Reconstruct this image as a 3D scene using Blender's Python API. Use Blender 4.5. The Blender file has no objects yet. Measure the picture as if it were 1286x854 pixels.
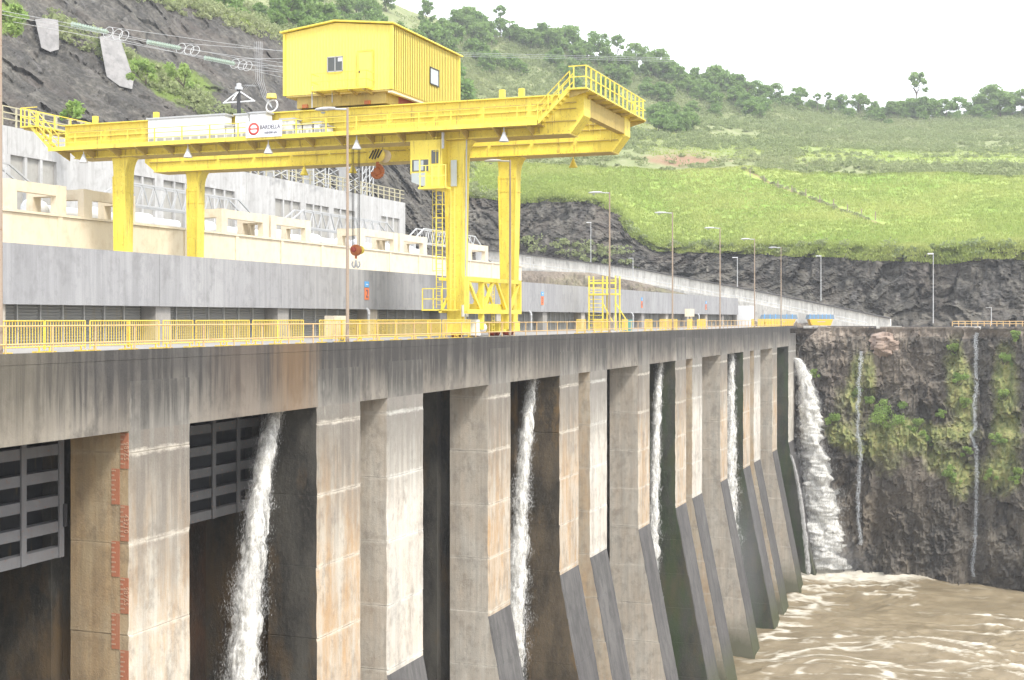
import bpy, math, random
import numpy as np
from mathutils import Vector
random.seed(7); np.random.seed(7)
rnd = random.random
def U(a, b): return a + (b - a) * rnd()
scene = bpy.context.scene
COL = scene.collection
# ------------------------------------------------------------------ camera
TH = math.radians(20.4); CT, ST = math.cos(TH), math.sin(TH)
F = 1655.0; CZ = 1.27
cam_d = bpy.data.cameras.new('camera'); cam = bpy.data.objects.new('camera', cam_d); COL.objects.link(cam)
cam.location = (0, 0, CZ); cam.rotation_euler = (math.pi / 2, 0, TH)
cam_d.sensor_width = 36.0; cam_d.lens = 36.0 * F / 1286.0
cam_d.shift_y = -27.0 / 1286.0
cam_d.clip_start = 0.5; cam_d.clip_end = 4000
scene.camera = cam
# ------------------------------------------------------------------ light
SUN_EL, SUN_AZ = math.radians(50), math.radians(-32)      # azimuth: direction towards the sun, seen from +X
sun_dir = Vector((math.cos(SUN_EL) * math.cos(SUN_AZ), math.cos(SUN_EL) * math.sin(SUN_AZ), math.sin(SUN_EL)))
world = bpy.data.worlds.new('World'); scene.world = world; world.use_nodes = True
wn, wl = world.node_tree.nodes, world.node_tree.links
bg = wn['Background']
sky = wn.new('ShaderNodeTexSky'); sky.sky_type = 'NISHITA'; sky.sun_disc = False
sky.sun_elevation = SUN_EL; sky.sun_rotation = math.atan2(sun_dir.x, sun_dir.y)
sky.air_density = 1.0; sky.dust_density = 3.0
wm = wn.new('ShaderNodeMix'); wm.data_type = 'RGBA'; wm.inputs[0].default_value = 0.8
wm.inputs[7].default_value = (9.0, 9.2, 9.5, 1)            # the pale cloud layer that covers the sky
wl.new(sky.outputs[0], wm.inputs[6]); wl.new(wm.outputs[2], bg.inputs[0])
bg.inputs[1].default_value = 0.10
sun_l = bpy.data.lights.new('sun', 'SUN'); sun = bpy.data.objects.new('sun', sun_l); COL.objects.link(sun)
sun_l.energy = 1.5; sun_l.angle = math.radians(12); sun_l.color = (1, .95, .87)
sun.rotation_euler = sun_dir.to_track_quat('Z', 'Y').to_euler()
scene.view_settings.view_transform = 'Standard'; scene.view_settings.look = 'None'
scene.view_settings.gamma = 1.0; scene.view_settings.exposure = 1.4
scene.cycles.max_bounces = 6; scene.cycles.use_denoising = True

# ------------------------------------------------------------------ helpers
def PX(u, v, d):                                            # a point seen at photo pixel (u,v) at depth d metres
    r = (u - 643) / F * d
    return Vector((r * CT - d * ST, r * ST + d * CT, CZ + (400 - v) * d / F))
def y_of(u, x):                                             # y on the line x=const seen at column u
    k = (u - 643) / F
    return (k * (-x * ST) - x * CT) / (ST - k * CT)
def x_of(u, y):
    k = (u - 643) / F
    return (k * y * CT - y * ST) / (CT + k * ST)
def dep(x, y): return -x * ST + y * CT
def z_of(v, x, y): return CZ + (400 - v) * dep(x, y) / F

class MB:
    def __init__(s): s.v = []; s.f = []; s.sm = []
    def add(s, vs, fs, smooth=False):
        o = len(s.v); s.v += [tuple(p) for p in vs]; s.f += [tuple(i + o for i in f) for f in fs]
        s.sm += [smooth] * len(fs); return s
    def box(s, x0, x1, y0, y1, z0, z1):
        return s.add([(x0,y0,z0),(x1,y0,z0),(x1,y1,z0),(x0,y1,z0),(x0,y0,z1),(x1,y0,z1),(x1,y1,z1),(x0,y1,z1)],
            [(0,3,2,1),(4,5,6,7),(0,1,5,4),(1,2,6,5),(2,3,7,6),(3,0,4,7)])
    def prism(s, poly, a, b, axis='y'):                     # poly: 2D outline; extruded from a to b along axis
        n = len(poly)
        def mk(p, t): return {'y': (p[0], t, p[1]), 'x': (t, p[0], p[1]), 'z': (p[0], p[1], t)}[axis]
        vs = [mk(p, a) for p in poly] + [mk(p, b) for p in poly]
        fs = [tuple(range(n))[::-1], tuple(range(n, 2 * n))] + [(i, (i+1) % n, n + (i+1) % n, n + i) for i in range(n)]
        return s.add(vs, fs)
    def tube(s, p, q, r, r2=None, n=6, cap=True):
        p, q = Vector(p), Vector(q); r2 = r if r2 is None else r2
        a = (q - p).normalized(); t = Vector((0,0,1)) if abs(a.z) < .9 else Vector((1,0,0))
        b = a.cross(t).normalized(); c = a.cross(b)
        vs = []
        for (o, rr) in ((p, r), (q, r2)):
            for i in range(n):
                an = 2 * math.pi * i / n; vs.append(o + b * (rr * math.cos(an)) + c * (rr * math.sin(an)))
        s.add(vs, [(i, (i+1) % n, n + (i+1) % n, n + i) for i in range(n)], n > 5)
        if cap: s.add(vs, [tuple(range(n))[::-1], tuple(range(n, 2*n))])
        return s
    def path(s, pts, r, n=6):
        for a, b in zip(pts[:-1], pts[1:]): s.tube(a, b, r, n=n)
        return s
    def bar(s, p, q, w, h):                                 # square bar
        p, q = Vector(p), Vector(q); a = (q - p).normalized()
        t = Vector((0,0,1)) if abs(a.z) < .95 else Vector((0,1,0))
        b = a.cross(t).normalized() * w / 2; c = a.cross(b).normalized() * h / 2
        vs = [p-b-c, p+b-c, p+b+c, p-b+c, q-b-c, q+b-c, q+b+c, q-b+c]
        return s.add(vs, [(0,3,2,1),(4,5,6,7),(0,1,5,4),(1,2,6,5),(2,3,7,6),(3,0,4,7)])
    def lathe(s, c, prof, n=12, axis='z'):                  # prof: (radius, height)
        vs = []
        for (r, h) in prof:
            for i in range(n):
                a = 2 * math.pi * i / n; x, y = r * math.cos(a), r * math.sin(a)
                vs.append({'z': (c[0]+x, c[1]+y, c[2]+h), 'y': (c[0]+x, c[1]+h, c[2]+y), 'x': (c[0]+h, c[1]+x, c[2]+y)}[axis])
        fs = [(k*n+i, k*n+(i+1) % n, (k+1)*n+(i+1) % n, (k+1)*n+i) for k in range(len(prof)-1) for i in range(n)]
        return s.add(vs, fs, True)
    def build(s, name, m, parent=None, **kw):
        off = parent_loc(parent)
        me = bpy.data.meshes.new(name)
        me.from_pydata([(x-off[0], y-off[1], z-off[2]) for x, y, z in s.v], [], s.f)
        me.polygons.foreach_set('use_smooth', s.sm); me.materials.append(m); me.update()
        return link(name, me, parent, **kw)
def parent_loc(p):
    t = Vector((0,0,0))
    while p is not None: t += p.location; p = p.parent
    return t
def link(name, me, parent=None, label=None, cat=None, group=None, kind=None):
    o = bpy.data.objects.new(name, me); COL.objects.link(o); o.parent = parent
    return tag(o, label, cat, group, kind)
def tag(o, label=None, cat=None, group=None, kind=None):
    if label: o['label'] = label
    if cat: o['category'] = cat
    if group: o['group'] = group
    if kind: o['kind'] = kind
    return o
def thing(name, loc, label, cat, group=None):
    o = bpy.data.objects.new(name, None); COL.objects.link(o); o.location = loc; o.empty_display_size = .5
    return tag(o, label, cat, group)
def np_mesh(name, V, Q, m, smooth=False):                   # V (n,3), Q (m,3|4)
    me = bpy.data.meshes.new(name); V = np.asarray(V, np.float32); Q = np.asarray(Q, np.int32); k = Q.shape[1]
    me.vertices.add(len(V)); me.vertices.foreach_set('co', V.ravel())
    me.loops.add(Q.size); me.loops.foreach_set('vertex_index', Q.ravel())
    me.polygons.add(len(Q)); me.polygons.foreach_set('loop_start', np.arange(0, Q.size, k, dtype=np.int32))
    me.polygons.foreach_set('loop_total', np.full(len(Q), k, np.int32))
    me.polygons.foreach_set('use_smooth', np.full(len(Q), smooth) if np.isscalar(smooth) else smooth)
    if m: me.materials.append(m)
    me.update(calc_edges=True); me.validate(); return me
def attr(me, name, vals):
    a = me.attributes.new(name, 'FLOAT', 'POINT'); a.data.foreach_set('value', np.asarray(vals, np.float32).ravel())
CH = {}
def dup(root, loc, rotz=None, scale=None, **kw):            # copy a thing with its parts and sub-parts
    if not CH:
        for o in COL.objects:
            if o.parent: CH.setdefault(o.parent.name, []).append(o)
    r = root.copy(); COL.objects.link(r); r.location = loc
    if rotz is not None: r.rotation_euler = (0, 0, rotz)
    if scale: r.scale = scale if hasattr(scale, '__len__') else (scale,) * 3
    for c in CH.get(root.name, []):
        k = c.copy(); COL.objects.link(k); k.parent = r
        for g in CH.get(c.name, []):
            h = g.copy(); COL.objects.link(h); h.parent = k
    tag(r, **kw); return r

# numpy noise
def _h(ix, iy, iz, s):
    n = (ix * 374761393 + iy * 668265263 + iz * 2147483647 // 3 + s * 974634777) & 0xffffffff
    n = ((n ^ (n >> 13)) * 1274126177) & 0xffffffff
    return ((n ^ (n >> 16)) & 0xffff) / 65535.0
def vnoise(p, s=0):
    i = np.floor(p).astype(np.int64); f = p - i; f = f * f * (3 - 2 * f); r = 0
    for dx in (0, 1):
        for dy in (0, 1):
            for dz in (0, 1):
                w = (f[:,0] if dx else 1-f[:,0]) * (f[:,1] if dy else 1-f[:,1]) * (f[:,2] if dz else 1-f[:,2])
                r = r + w * _h(i[:,0]+dx, i[:,1]+dy, i[:,2]+dz, s)
    return r
def fbm(p, o=4, s=0):
    r, a, t = 0, 1.0, 0
    for k in range(o): r = r + a * vnoise(p * 2**k + k * 17.3, s + k); t += a; a *= .5
    return r / t
def cells(p, s=0):                                          # per-cell value and distance: faceted blocks of rock
    i = np.floor(p).astype(np.int64); best = np.full(len(p), 9.0); val = np.zeros(len(p)); sec = best.copy()
    for dx in (-1,0,1):
        for dy in (-1,0,1):
            for dz in (-1,0,1):
                c = i + [dx, dy, dz]
                q = c + np.stack([_h(c[:,0],c[:,1],c[:,2],s+1), _h(c[:,0],c[:,1],c[:,2],s+2), _h(c[:,0],c[:,1],c[:,2],s+3)], 1)
                dd = ((q - p) ** 2).sum(1); m = dd < best
                sec = np.where(m, best, np.minimum(sec, dd)); best = np.where(m, dd, best)
                val = np.where(m, _h(c[:,0],c[:,1],c[:,2],s+4), val)
    return val, np.sqrt(sec) - np.sqrt(best)

def warp(p, f, a, s=0): return p + a * (np.stack([fbm(p * f, 3, s), fbm(p * f + 31, 3, s + 5), fbm(p * f + 67, 3, s + 9)], 1) - .5)
def ridged(p, o=4, s=0):
    r, a, t = 0, 1.0, 0
    for k in range(o): r = r + a * (1 - np.abs(2 * vnoise(p * 2**k + k * 13.7, s + k) - 1)) ** 1.5; t += a; a *= .55
    return r / t
# ------------------------------------------------------------------ materials
class NG:
    def __init__(s, name):
        s.m = bpy.data.materials.new(name); s.m.use_nodes = True; s.n = s.m.node_tree.nodes; s.l = s.m.node_tree.links
        s.b = s.n['Principled BSDF']; s.g = s.n.new('ShaderNodeNewGeometry'); s.p = s.g.outputs['Position']
        s.xyz = s.n.new('ShaderNodeSeparateXYZ'); s.l.new(s.p, s.xyz.inputs[0])
    def set(s, sock, v):
        if isinstance(v, bpy.types.NodeSocket): s.l.new(v, sock)
        elif isinstance(v, (tuple, list)) and len(v) == 3 and sock.type == 'RGBA': sock.default_value = (*v, 1)
        else: sock.default_value = v
    def math(s, op, a, b=0.0, clamp=False):
        n = s.n.new('ShaderNodeMath'); n.operation = op; n.use_clamp = clamp; s.set(n.inputs[0], a); s.set(n.inputs[1], b); return n.outputs[0]
    def mr(s, v, a, b, c=0.0, d=1.0):
        n = s.n.new('ShaderNodeMapRange'); s.set(n.inputs[0], v)
        for i, t in enumerate((a, b, c, d)): n.inputs[i+1].default_value = t
        return n.outputs[0]
    def noise(s, scale=1.0, st=(1,1,1), detail=4, vec=None, rough=.55):
        mp = s.n.new('ShaderNodeMapping'); mp.inputs['Scale'].default_value = [scale * t for t in st]; s.l.new(vec or s.p, mp.inputs[0])
        n = s.n.new('ShaderNodeTexNoise'); n.inputs['Scale'].default_value = 1; n.inputs['Detail'].default_value = detail
        n.inputs['Roughness'].default_value = rough; s.l.new(mp.outputs[0], n.inputs[0]); return n.outputs[0]
    def vor(s, scale=1.0, st=(1,1,1), feature='DISTANCE_TO_EDGE'):
        mp = s.n.new('ShaderNodeMapping'); mp.inputs['Scale'].default_value = [scale * t for t in st]; s.l.new(s.p, mp.inputs[0])
        n = s.n.new('ShaderNodeTexVoronoi'); n.feature = feature; n.inputs['Scale'].default_value = 1; s.l.new(mp.outputs[0], n.inputs[0]); return n.outputs[0]
    def blocks(s, scale, st=(1,1,1)):
        nz = s.n.new('ShaderNodeTexNoise'); nz.inputs['Scale'].default_value = scale * 2; s.l.new(s.p, nz.inputs[0])
        va = s.n.new('ShaderNodeVectorMath'); va.operation = 'MULTIPLY_ADD'; s.l.new(nz.outputs['Color'], va.inputs[0]); va.inputs[1].default_value = (.6 / scale,) * 3; s.l.new(s.p, va.inputs[2])
        mp = s.n.new('ShaderNodeMapping'); mp.inputs['Scale'].default_value = [scale * t for t in st]; s.l.new(va.outputs[0], mp.inputs[0])
        n = s.n.new('ShaderNodeTexVoronoi'); n.inputs['Scale'].default_value = 1; s.l.new(mp.outputs[0], n.inputs[0])
        x = s.n.new('ShaderNodeSeparateColor'); s.l.new(n.outputs['Color'], x.inputs[0]); return x.outputs[0]
    def mix(s, f, a, b):
        n = s.n.new('ShaderNodeMix'); n.data_type = 'RGBA'; s.set(n.inputs[0], f); s.set(n.inputs[6], a); s.set(n.inputs[7], b); return n.outputs[2]
    def ramp(s, v, stops):
        n = s.n.new('ShaderNodeValToRGB'); e = n.color_ramp.elements
        while len(e) < len(stops): e.new(.5)
        for k, (p, c) in zip(e, stops): k.position = p; k.color = (*c, 1) if hasattr(c, '__len__') else (c, c, c, 1)
        s.set(n.inputs[0], v); return n.outputs[0]
    def att(s, name):
        n = s.n.new('ShaderNodeAttribute'); n.attribute_name = name; return n.outputs['Fac']
    def rand(s): return s.n.new('ShaderNodeObjectInfo').outputs['Random']
    def bump(s, h, st=.3, dist=.05):
        n = s.n.new('ShaderNodeBump'); n.inputs['Strength'].default_value = st; n.inputs['Distance'].default_value = dist
        s.set(n.inputs['Height'], h); s.l.new(n.outputs[0], s.b.inputs['Normal'])
    def out(s, col, rough=.8, metal=0.0, spec=.4):
        s.set(s.b.inputs['Base Color'], col); s.set(s.b.inputs['Roughness'], rough); s.b.inputs['Metallic'].default_value = metal
        s.b.inputs['Specular IOR Level'].default_value = spec; return s.m

def concrete(name, light, mid, dark, streak=.6, top=None, orange=0.0, sc=1.0, rusty=None, damp=None, joints=None):
    g = NG(name); g_off = 0.0
    big = g.noise(.22 * sc, (1, 1, .6), 5); med = g.noise(1.3 * sc, (1, 1, .7), 5, rough=.65); fine = g.noise(14, detail=3)
    stq = g.noise(2.2 * sc, (1, 1, .05), 4, rough=.7); st2 = g.noise(.7 * sc, (1, 1, .07), 4)
    c = g.mix(g.mr(big, .35, .65), mid, light)
    c = g.mix(g.mr(med, .50, .70, 0, .6), c, dark)
    if orange: c = g.mix(g.math('MULTIPLY', g.mr(g.math('ADD', g.math('MULTIPLY', g.noise(.55, (1, 1, .35), 6, rough=.75), .6), g.math('MULTIPLY', g.noise(1.6, (1, 1, .10), 5, rough=.7), .4)), .42, .60), orange), c, (.50, .30, .13))
    sf = g.mr(g.math('ADD', g.math('MULTIPLY', stq, .6), g.math('MULTIPLY', st2, .4)), .45, .56, 0, streak)
    if top is not None:
        w = g.mr(g.xyz.outputs[2], top[0], top[1], 0, 1)
        c = g.mix(g.math('MULTIPLY', w, top[3] if len(top) > 3 else .85), c, g.mix(g.mr(med, .3, .7), top[2], [t * .6 for t in top[2]]))
        sf = g.math('ADD', g.math('MULTIPLY', sf, g.math('ADD', g.math('MULTIPLY', w, .75), .25)), g.math('MULTIPLY', w, g.mr(stq, .47, .56, 0, .5)), True)
    c = g.mix(sf, c, dark)
    if rusty:                                              # rust-brown runs at given places along the dam
        for (yc, wd, col, k) in rusty:
            dy = g.math('DIVIDE', g.math('ABSOLUTE', g.math('SUBTRACT', g.xyz.outputs[1], yc)), wd)
            c = g.mix(g.math('MULTIPLY', g.mr(g.math('ADD', dy, g.math('MULTIPLY', g.math('SUBTRACT', stq, .5), 1.6)), 1.0, .2), k), c, col)
    if joints is not None:                                 # lime that has seeped out of the pour joints
        fz = g.math('FRACT', g.math('ADD', g.math('DIVIDE', g.math('ADD', g.xyz.outputs[2], 4.0 + g_off), 3.57), .5))
        dz = g.math('ABSOLUTE', g.math('SUBTRACT', fz, .5))
        lime = g.mr(g.math('ADD', dz, g.math('MULTIPLY', g.math('SUBTRACT', g.noise(1.6, (1, 1, 2.5), 5, rough=.8), .5), .16)), .045, .0)
        c = g.mix(g.math('MULTIPLY', lime, joints), c, [min(.8, t * 1.25) for t in light])
        c = g.mix(g.math('MULTIPLY', g.mr(dz, .012, .004, 0, .5), g.mr(g.noise(.9, detail=4), .4, .6)), c, dark)
        c = g.mix(g.mr(g.noise(.6, (1, 1, .8), 6, rough=.8), .53, .66, 0, .55), c, [t * 1.2 for t in dark])
        lots = g.mr(g.noise(.8, (1, 1, .12), 5, rough=.7), .5, .68); c = g.mix(g.math('MULTIPLY', lots, .35), c, dark)
    # board marks and fine grain
    c = g.mix(g.mr(fine, .35, .7, 0, .18), c, [t * .7 for t in mid])
    br = g.math('SINE', g.math('MULTIPLY', g.math('ADD', g.xyz.outputs[1], g.xyz.outputs[0]), 20))
    c = g.mix(g.mr(br, .8, 1, 0, .10), c, dark)
    # lime runs, pale
    c = g.mix(g.mr(g.noise(1.7, (1, 1, .12), 5, rough=.75), .64, .76, 0, .5), c, [min(.75, t * 1.35) for t in light])
    if damp: c = g.mix(g.mr(g.math('ADD', g.xyz.outputs[2], g.math('MULTIPLY', g.math('SUBTRACT', med, .5), 3)), damp[0], damp[1]), c, damp[2])
    g.bump(g.math('ADD', g.math('MULTIPLY', med, 1.5), g.math('ADD', fine, g.math('MULTIPLY', br, .05))), .5, .03)
    return g.out(c, .88)
WEATH = (.24, .23, .205)
m_fascia = concrete('fascia concrete', (.31, .285, .245), (.185, .165, .14), (.045, .043, .042), .9, (-2.9, -.7, (.075, .072, .07), .9),
                    rusty=[(56.0, 3.0, (.20, .12, .055), .6), (51.5, 3.2, (.15, .11, .08), .4), (36, 5, (.23, .20, .14), .3)])
TIDE = (-34.5, -38, (.13, .13, .09))
m_head = concrete('pier head concrete', (.34, .325, .29), (.24, .225, .20), (.06, .058, .055), .85, (-3.6, -1.5, (.13, .12, .108), .95))
m_pier_o = concrete('stained pier concrete', (.60, .555, .475), (.50, .45, .375), (.17, .15, .13), .5, (-11, -3.5, WEATH, 1.0), orange=.8, joints=.6)
m_pier_w = concrete('pale pier concrete', (.68, .655, .595), (.58, .555, .50), (.22, .20, .18), .45, (-9.5, -4, WEATH, 1.0), orange=.22, joints=.5)
m_side = concrete('pier side concrete', (.54, .51, .45), (.47, .435, .375), (.20, .185, .165), .25, None, orange=.22, damp=TIDE, joints=.5)
m_side_n = concrete('niche side concrete', (.50, .465, .40), (.46, .39, .29), (.20, .18, .15), .25, None, orange=.5, damp=TIDE, joints=.4)
m_side_tan = concrete('tan pier side concrete', (.40, .34, .24), (.36, .27, .155), (.16, .12, .08), .3, None, orange=.4, joints=.3)
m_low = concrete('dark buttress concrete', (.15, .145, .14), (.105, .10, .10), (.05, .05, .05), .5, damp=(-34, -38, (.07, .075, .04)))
def wet(name, a, b, brown, green=0.0):
    g = NG(name); n = g.noise(.5, (1, 1, .35), 6, rough=.7); f = g.noise(6, (1, 1, .6), 4, rough=.8); s = g.noise(.16, (1,1,.5), 3)
    c = g.mix(g.mr(n, .38, .62), a, b); c = g.mix(g.mr(f, .5, .75, 0, .7), c, (.10, .09, .075))
    c = g.mix(g.mr(g.noise(.35, (1, 1, .4), 5, vec=None, rough=.7), .50, .66, 0, .8), c, brown)
    if green: c = g.mix(g.math('MULTIPLY', g.mr(g.noise(.45, (1, 1, .25), 5, rough=.7), .42, .6), green), c, (.035, .075, .015))
    g.bump(g.math('ADD', f, n), .7, .06); return g.out(c, g.mr(n, .3, .7, .35, .8))
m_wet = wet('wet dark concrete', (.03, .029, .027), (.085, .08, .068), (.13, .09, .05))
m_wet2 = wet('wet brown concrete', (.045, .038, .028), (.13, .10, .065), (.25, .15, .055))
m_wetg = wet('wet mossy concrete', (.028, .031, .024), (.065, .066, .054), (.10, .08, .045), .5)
m_deck = concrete('deck concrete', (.36, .34, .32), (.28, .27, .25), (.2, .19, .18), .1)
m_band = concrete('parapet concrete', (.37, .37, .375), (.31, .31, .32), (.19, .19, .195), .38)
m_grey = concrete('intake wall concrete', (.56, .56, .555), (.47, .47, .465), (.30, .29, .28), .35)
m_niche = concrete('recessed wall panel', (.43, .42, .39), (.38, .37, .34), (.27, .26, .24), .2)
m_cream = concrete('cream painted concrete', (.74, .66, .51), (.68, .60, .46), (.55, .45, .31), .12)
m_ramp = concrete('ramp wall concrete', (.80, .78, .73), (.70, .68, .63), (.34, .33, .31), .4)
m_back = wet('inner dark wall', (.012, .010, .008), (.03, .022, .016), (.07, .035, .018))  # brown wall deepened to near black, bay shade put into the colour
m_old = concrete('old plug concrete', (.34, .33, .32), (.25, .24, .235), (.12, .12, .12), .3, sc=.6)

def paint(name, col, col2, rough=.45, rust=.0, var=.5, grime=(.25, .18, .05), worn=0.0):
    g = NG(name); n = g.noise(.9, (1, 1, .5), 5, rough=.7); f = g.noise(9, detail=4, rough=.7)
    c = g.mix(g.mr(n, .35, .65, 0, var), col, col2); c = g.mix(g.mr(g.noise(3, (1, 1, .15), 4), .58, .75, 0, .35), c, grime)
    if worn:                                               # faded patches, dirt runs and grease
        c = g.mix(g.mr(g.noise(1.1, (1, 1, .9), 6, rough=.8), .54, .70, 0, worn), c, [min(.9, t * 1.12 + .05) for t in col])
        c = g.mix(g.mr(g.noise(4.5, (1, 1, .07), 5, rough=.75), .56, .68, 0, worn), c, grime)
        c = g.mix(g.mr(g.noise(2.2, (1, 1, 1), 6, rough=.85), .62, .72, 0, worn * .9), c, (.20, .13, .06))
    if rust: c = g.mix(g.mr(f, .62 - rust * .15, .72, 0, 1), c, (.22, .09, .04))
    g.bump(f, .12, .01); return g.out(c, rough, 0, .35)
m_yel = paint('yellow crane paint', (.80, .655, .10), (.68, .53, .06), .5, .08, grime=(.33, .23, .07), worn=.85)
m_yeld = paint('dirty shaded yellow paint', (.50, .38, .11), (.36, .27, .09), .7, .15, grime=(.20, .15, .06), worn=.7)  # grime, plus the shade of the crane's undersides put into the colour
m_yel2 = paint('pale yellow sheet', (.80, .65, .14), (.76, .61, .12), .55, var=.35, grime=(.5, .40, .12), worn=.3)
m_barr = paint('barrier yellow paint', (.78, .58, .10), (.66, .46, .06), .5, .25)
m_rail = paint('faded handrail paint', (.62, .44, .20), (.62, .38, .22), .6, .35)
m_railold = paint('old grey yellow rail', (.50, .46, .30), (.38, .36, .28), .7, .15)
m_white = paint('white cabinet paint', (.78, .79, .80), (.72, .73, .74), .4, var=.4, grime=(.5, .5, .48))
m_deck2 = paint('beige cabinet paint', (.60, .54, .43), (.52, .46, .36), .5)
m_lgrey = paint('light grey steel', (.45, .46, .47), (.36, .37, .38), .5, var=.5, grime=(.2, .19, .18))
m_pole = paint('brown grey pole', (.34, .27, .21), (.30, .24, .19), .7, .1)
m_galv = paint('galvanised steel', (.55, .56, .57), (.46, .47, .48), .4)
m_gate = paint('grey gate steel', (.15, .152, .16), (.10, .102, .108), .6, .1, grime=(.08, .07, .06))
m_gate2 = paint('shaded gate steel', (.07, .07, .072), (.04, .04, .042), .6, .1, grime=(.04, .04, .04))  # gate steel darkened for the second bay; its shade is in the colour
m_gated = paint('dark gate skin', (.035, .035, .037), (.02, .02, .022), .6)
m_dark = paint('dark steel', (.04, .04, .045), (.03, .03, .03), .5)
m_rope = paint('steel rope', (.05, .055, .06), (.04, .04, .05), .5)
m_orange = paint('orange hook paint', (.45, .14, .04), (.32, .10, .03), .5, .3)
m_red = paint('red primer', (.35, .06, .03), (.3, .05, .03), .5)
m_blue = paint('blue grey skip paint', (.17, .25, .33), (.22, .29, .36), .5, var=.7)
m_skipy = paint('skip yellow paint', (.75, .45, .05), (.7, .42, .05), .5)
m_signo = paint('orange sign', (.78, .20, .07), (.75, .19, .07), .5, var=.2)
m_signb = paint('blue sign', (.10, .36, .72), (.10, .36, .70), .5, var=.2)
m_signw = paint('white sign', (.78, .79, .82), (.76, .77, .8), .4, var=.2)
m_txt = paint('sign lettering', (.10, .09, .12), (.10, .09, .12), .5)
m_txtr = paint('red lettering', (.62, .07, .05), (.6, .07, .05), .5)
m_gauge = paint('gauge red paint', (.40, .15, .085), (.36, .17, .10), .8, var=.8, grime=(.4, .28, .18))
m_gaugew = paint('gauge pale paint', (.44, .28, .19), (.42, .26, .18), .8)
m_shut = paint('shutter grey', (.25, .25, .235), (.21, .21, .20), .6)
m_mull = paint('pale mullion', (.42, .42, .41), (.4, .4, .38), .6)
m_ins = paint('green porcelain', (.40, .48, .41), (.36, .44, .38), .25, var=.3)
m_teal = paint('teal bin', (.14, .35, .32), (.12, .3, .28), .5)
def glass(name, col):
    g = NG(name); g.b.inputs['Metallic'].default_value = 0; return g.out(col, .12, 0, .8)
m_glass = glass('dark window glass', (.05, .055, .05)); m_glassl = glass('pale window glass', (.38, .42, .42))

def m_rock_():
    g = NG('dark basalt rock'); veg = g.att('veg'); soil = g.att('soil')
    n = g.noise(.12, (1, 1, .7), 6, rough=.7); f = g.noise(1.3, (1, 1, .6), 6, rough=.75); s = g.noise(.5, (1, 1, .10), 5, rough=.7)
    c = g.ramp(f, [(.3, (.04, .037, .032)), (.45, (.095, .086, .072)), (.6, (.165, .147, .12)), (.78, (.34, .30, .25))])
    c = g.mix(g.mr(n, .45, .68, 0, .6), c, (.155, .13, .095))
    c = g.mix(g.mr(s, .56, .66, 0, .5), c, (.20, .185, .17)); c = g.mix(g.mr(s, .44, .34, 0, .7), c, (.025, .024, .026))
    c = g.mix(g.mr(g.noise(.42, (1, 1, .35), 6, rough=.75), .42, .62, .75, 0), c, (.04, .037, .034))
    c = g.mix(g.mr(g.noise(.23, (1, 1, .5), 6, rough=.8), .60, .74, 0, .6), c, (.34, .31, .28))
    bk = g.blocks(.45, (1, 1, .6)); wt = g.noise(.30, (1, 1, .12), 5, rough=.7); c = g.mix(g.mr(wt, .56, .68, 0, .7), c, (.035, .033, .03)); c = g.mix(g.mr(bk, .55, 1, 0, .22), c, (.25, .22, .17)); c = g.mix(g.mr(bk, .35, 0, 0, .3), c, (.025, .024, .023))
    c = g.mix(g.mr(g.noise(.09, (1, 1, .6), 4), .5, .62, 0, .55), c, g.mix(.5, c, (.24, .19, .13)))
    v = g.noise(.5, (1, 1, .8), 6, rough=.7)
    gr = g.ramp(g.noise(1.2, (1, 1, .5), detail=5), [(.3, (.09, .11, .035)), (.45, (.20, .24, .07)), (.6, (.34, .34, .12)), (.75, (.17, .15, .10))])
    c = g.mix(g.mr(g.math('ADD', veg, g.math('SUBTRACT', v, .5)), .28, .70, 0, .75), c, gr)
    c = g.mix(g.math('MULTIPLY', soil, .9), c, g.ramp(f, [(.3, (.20, .16, .13)), (.7, (.44, .37, .30))]))
    g.bump(g.math('ADD', g.math('MULTIPLY', f, 1.6), g.noise(3.5, (1, 1, .5), 5, rough=.8)), .6, .2); return g.out(c, .85)
m_rock = m_rock_()
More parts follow.
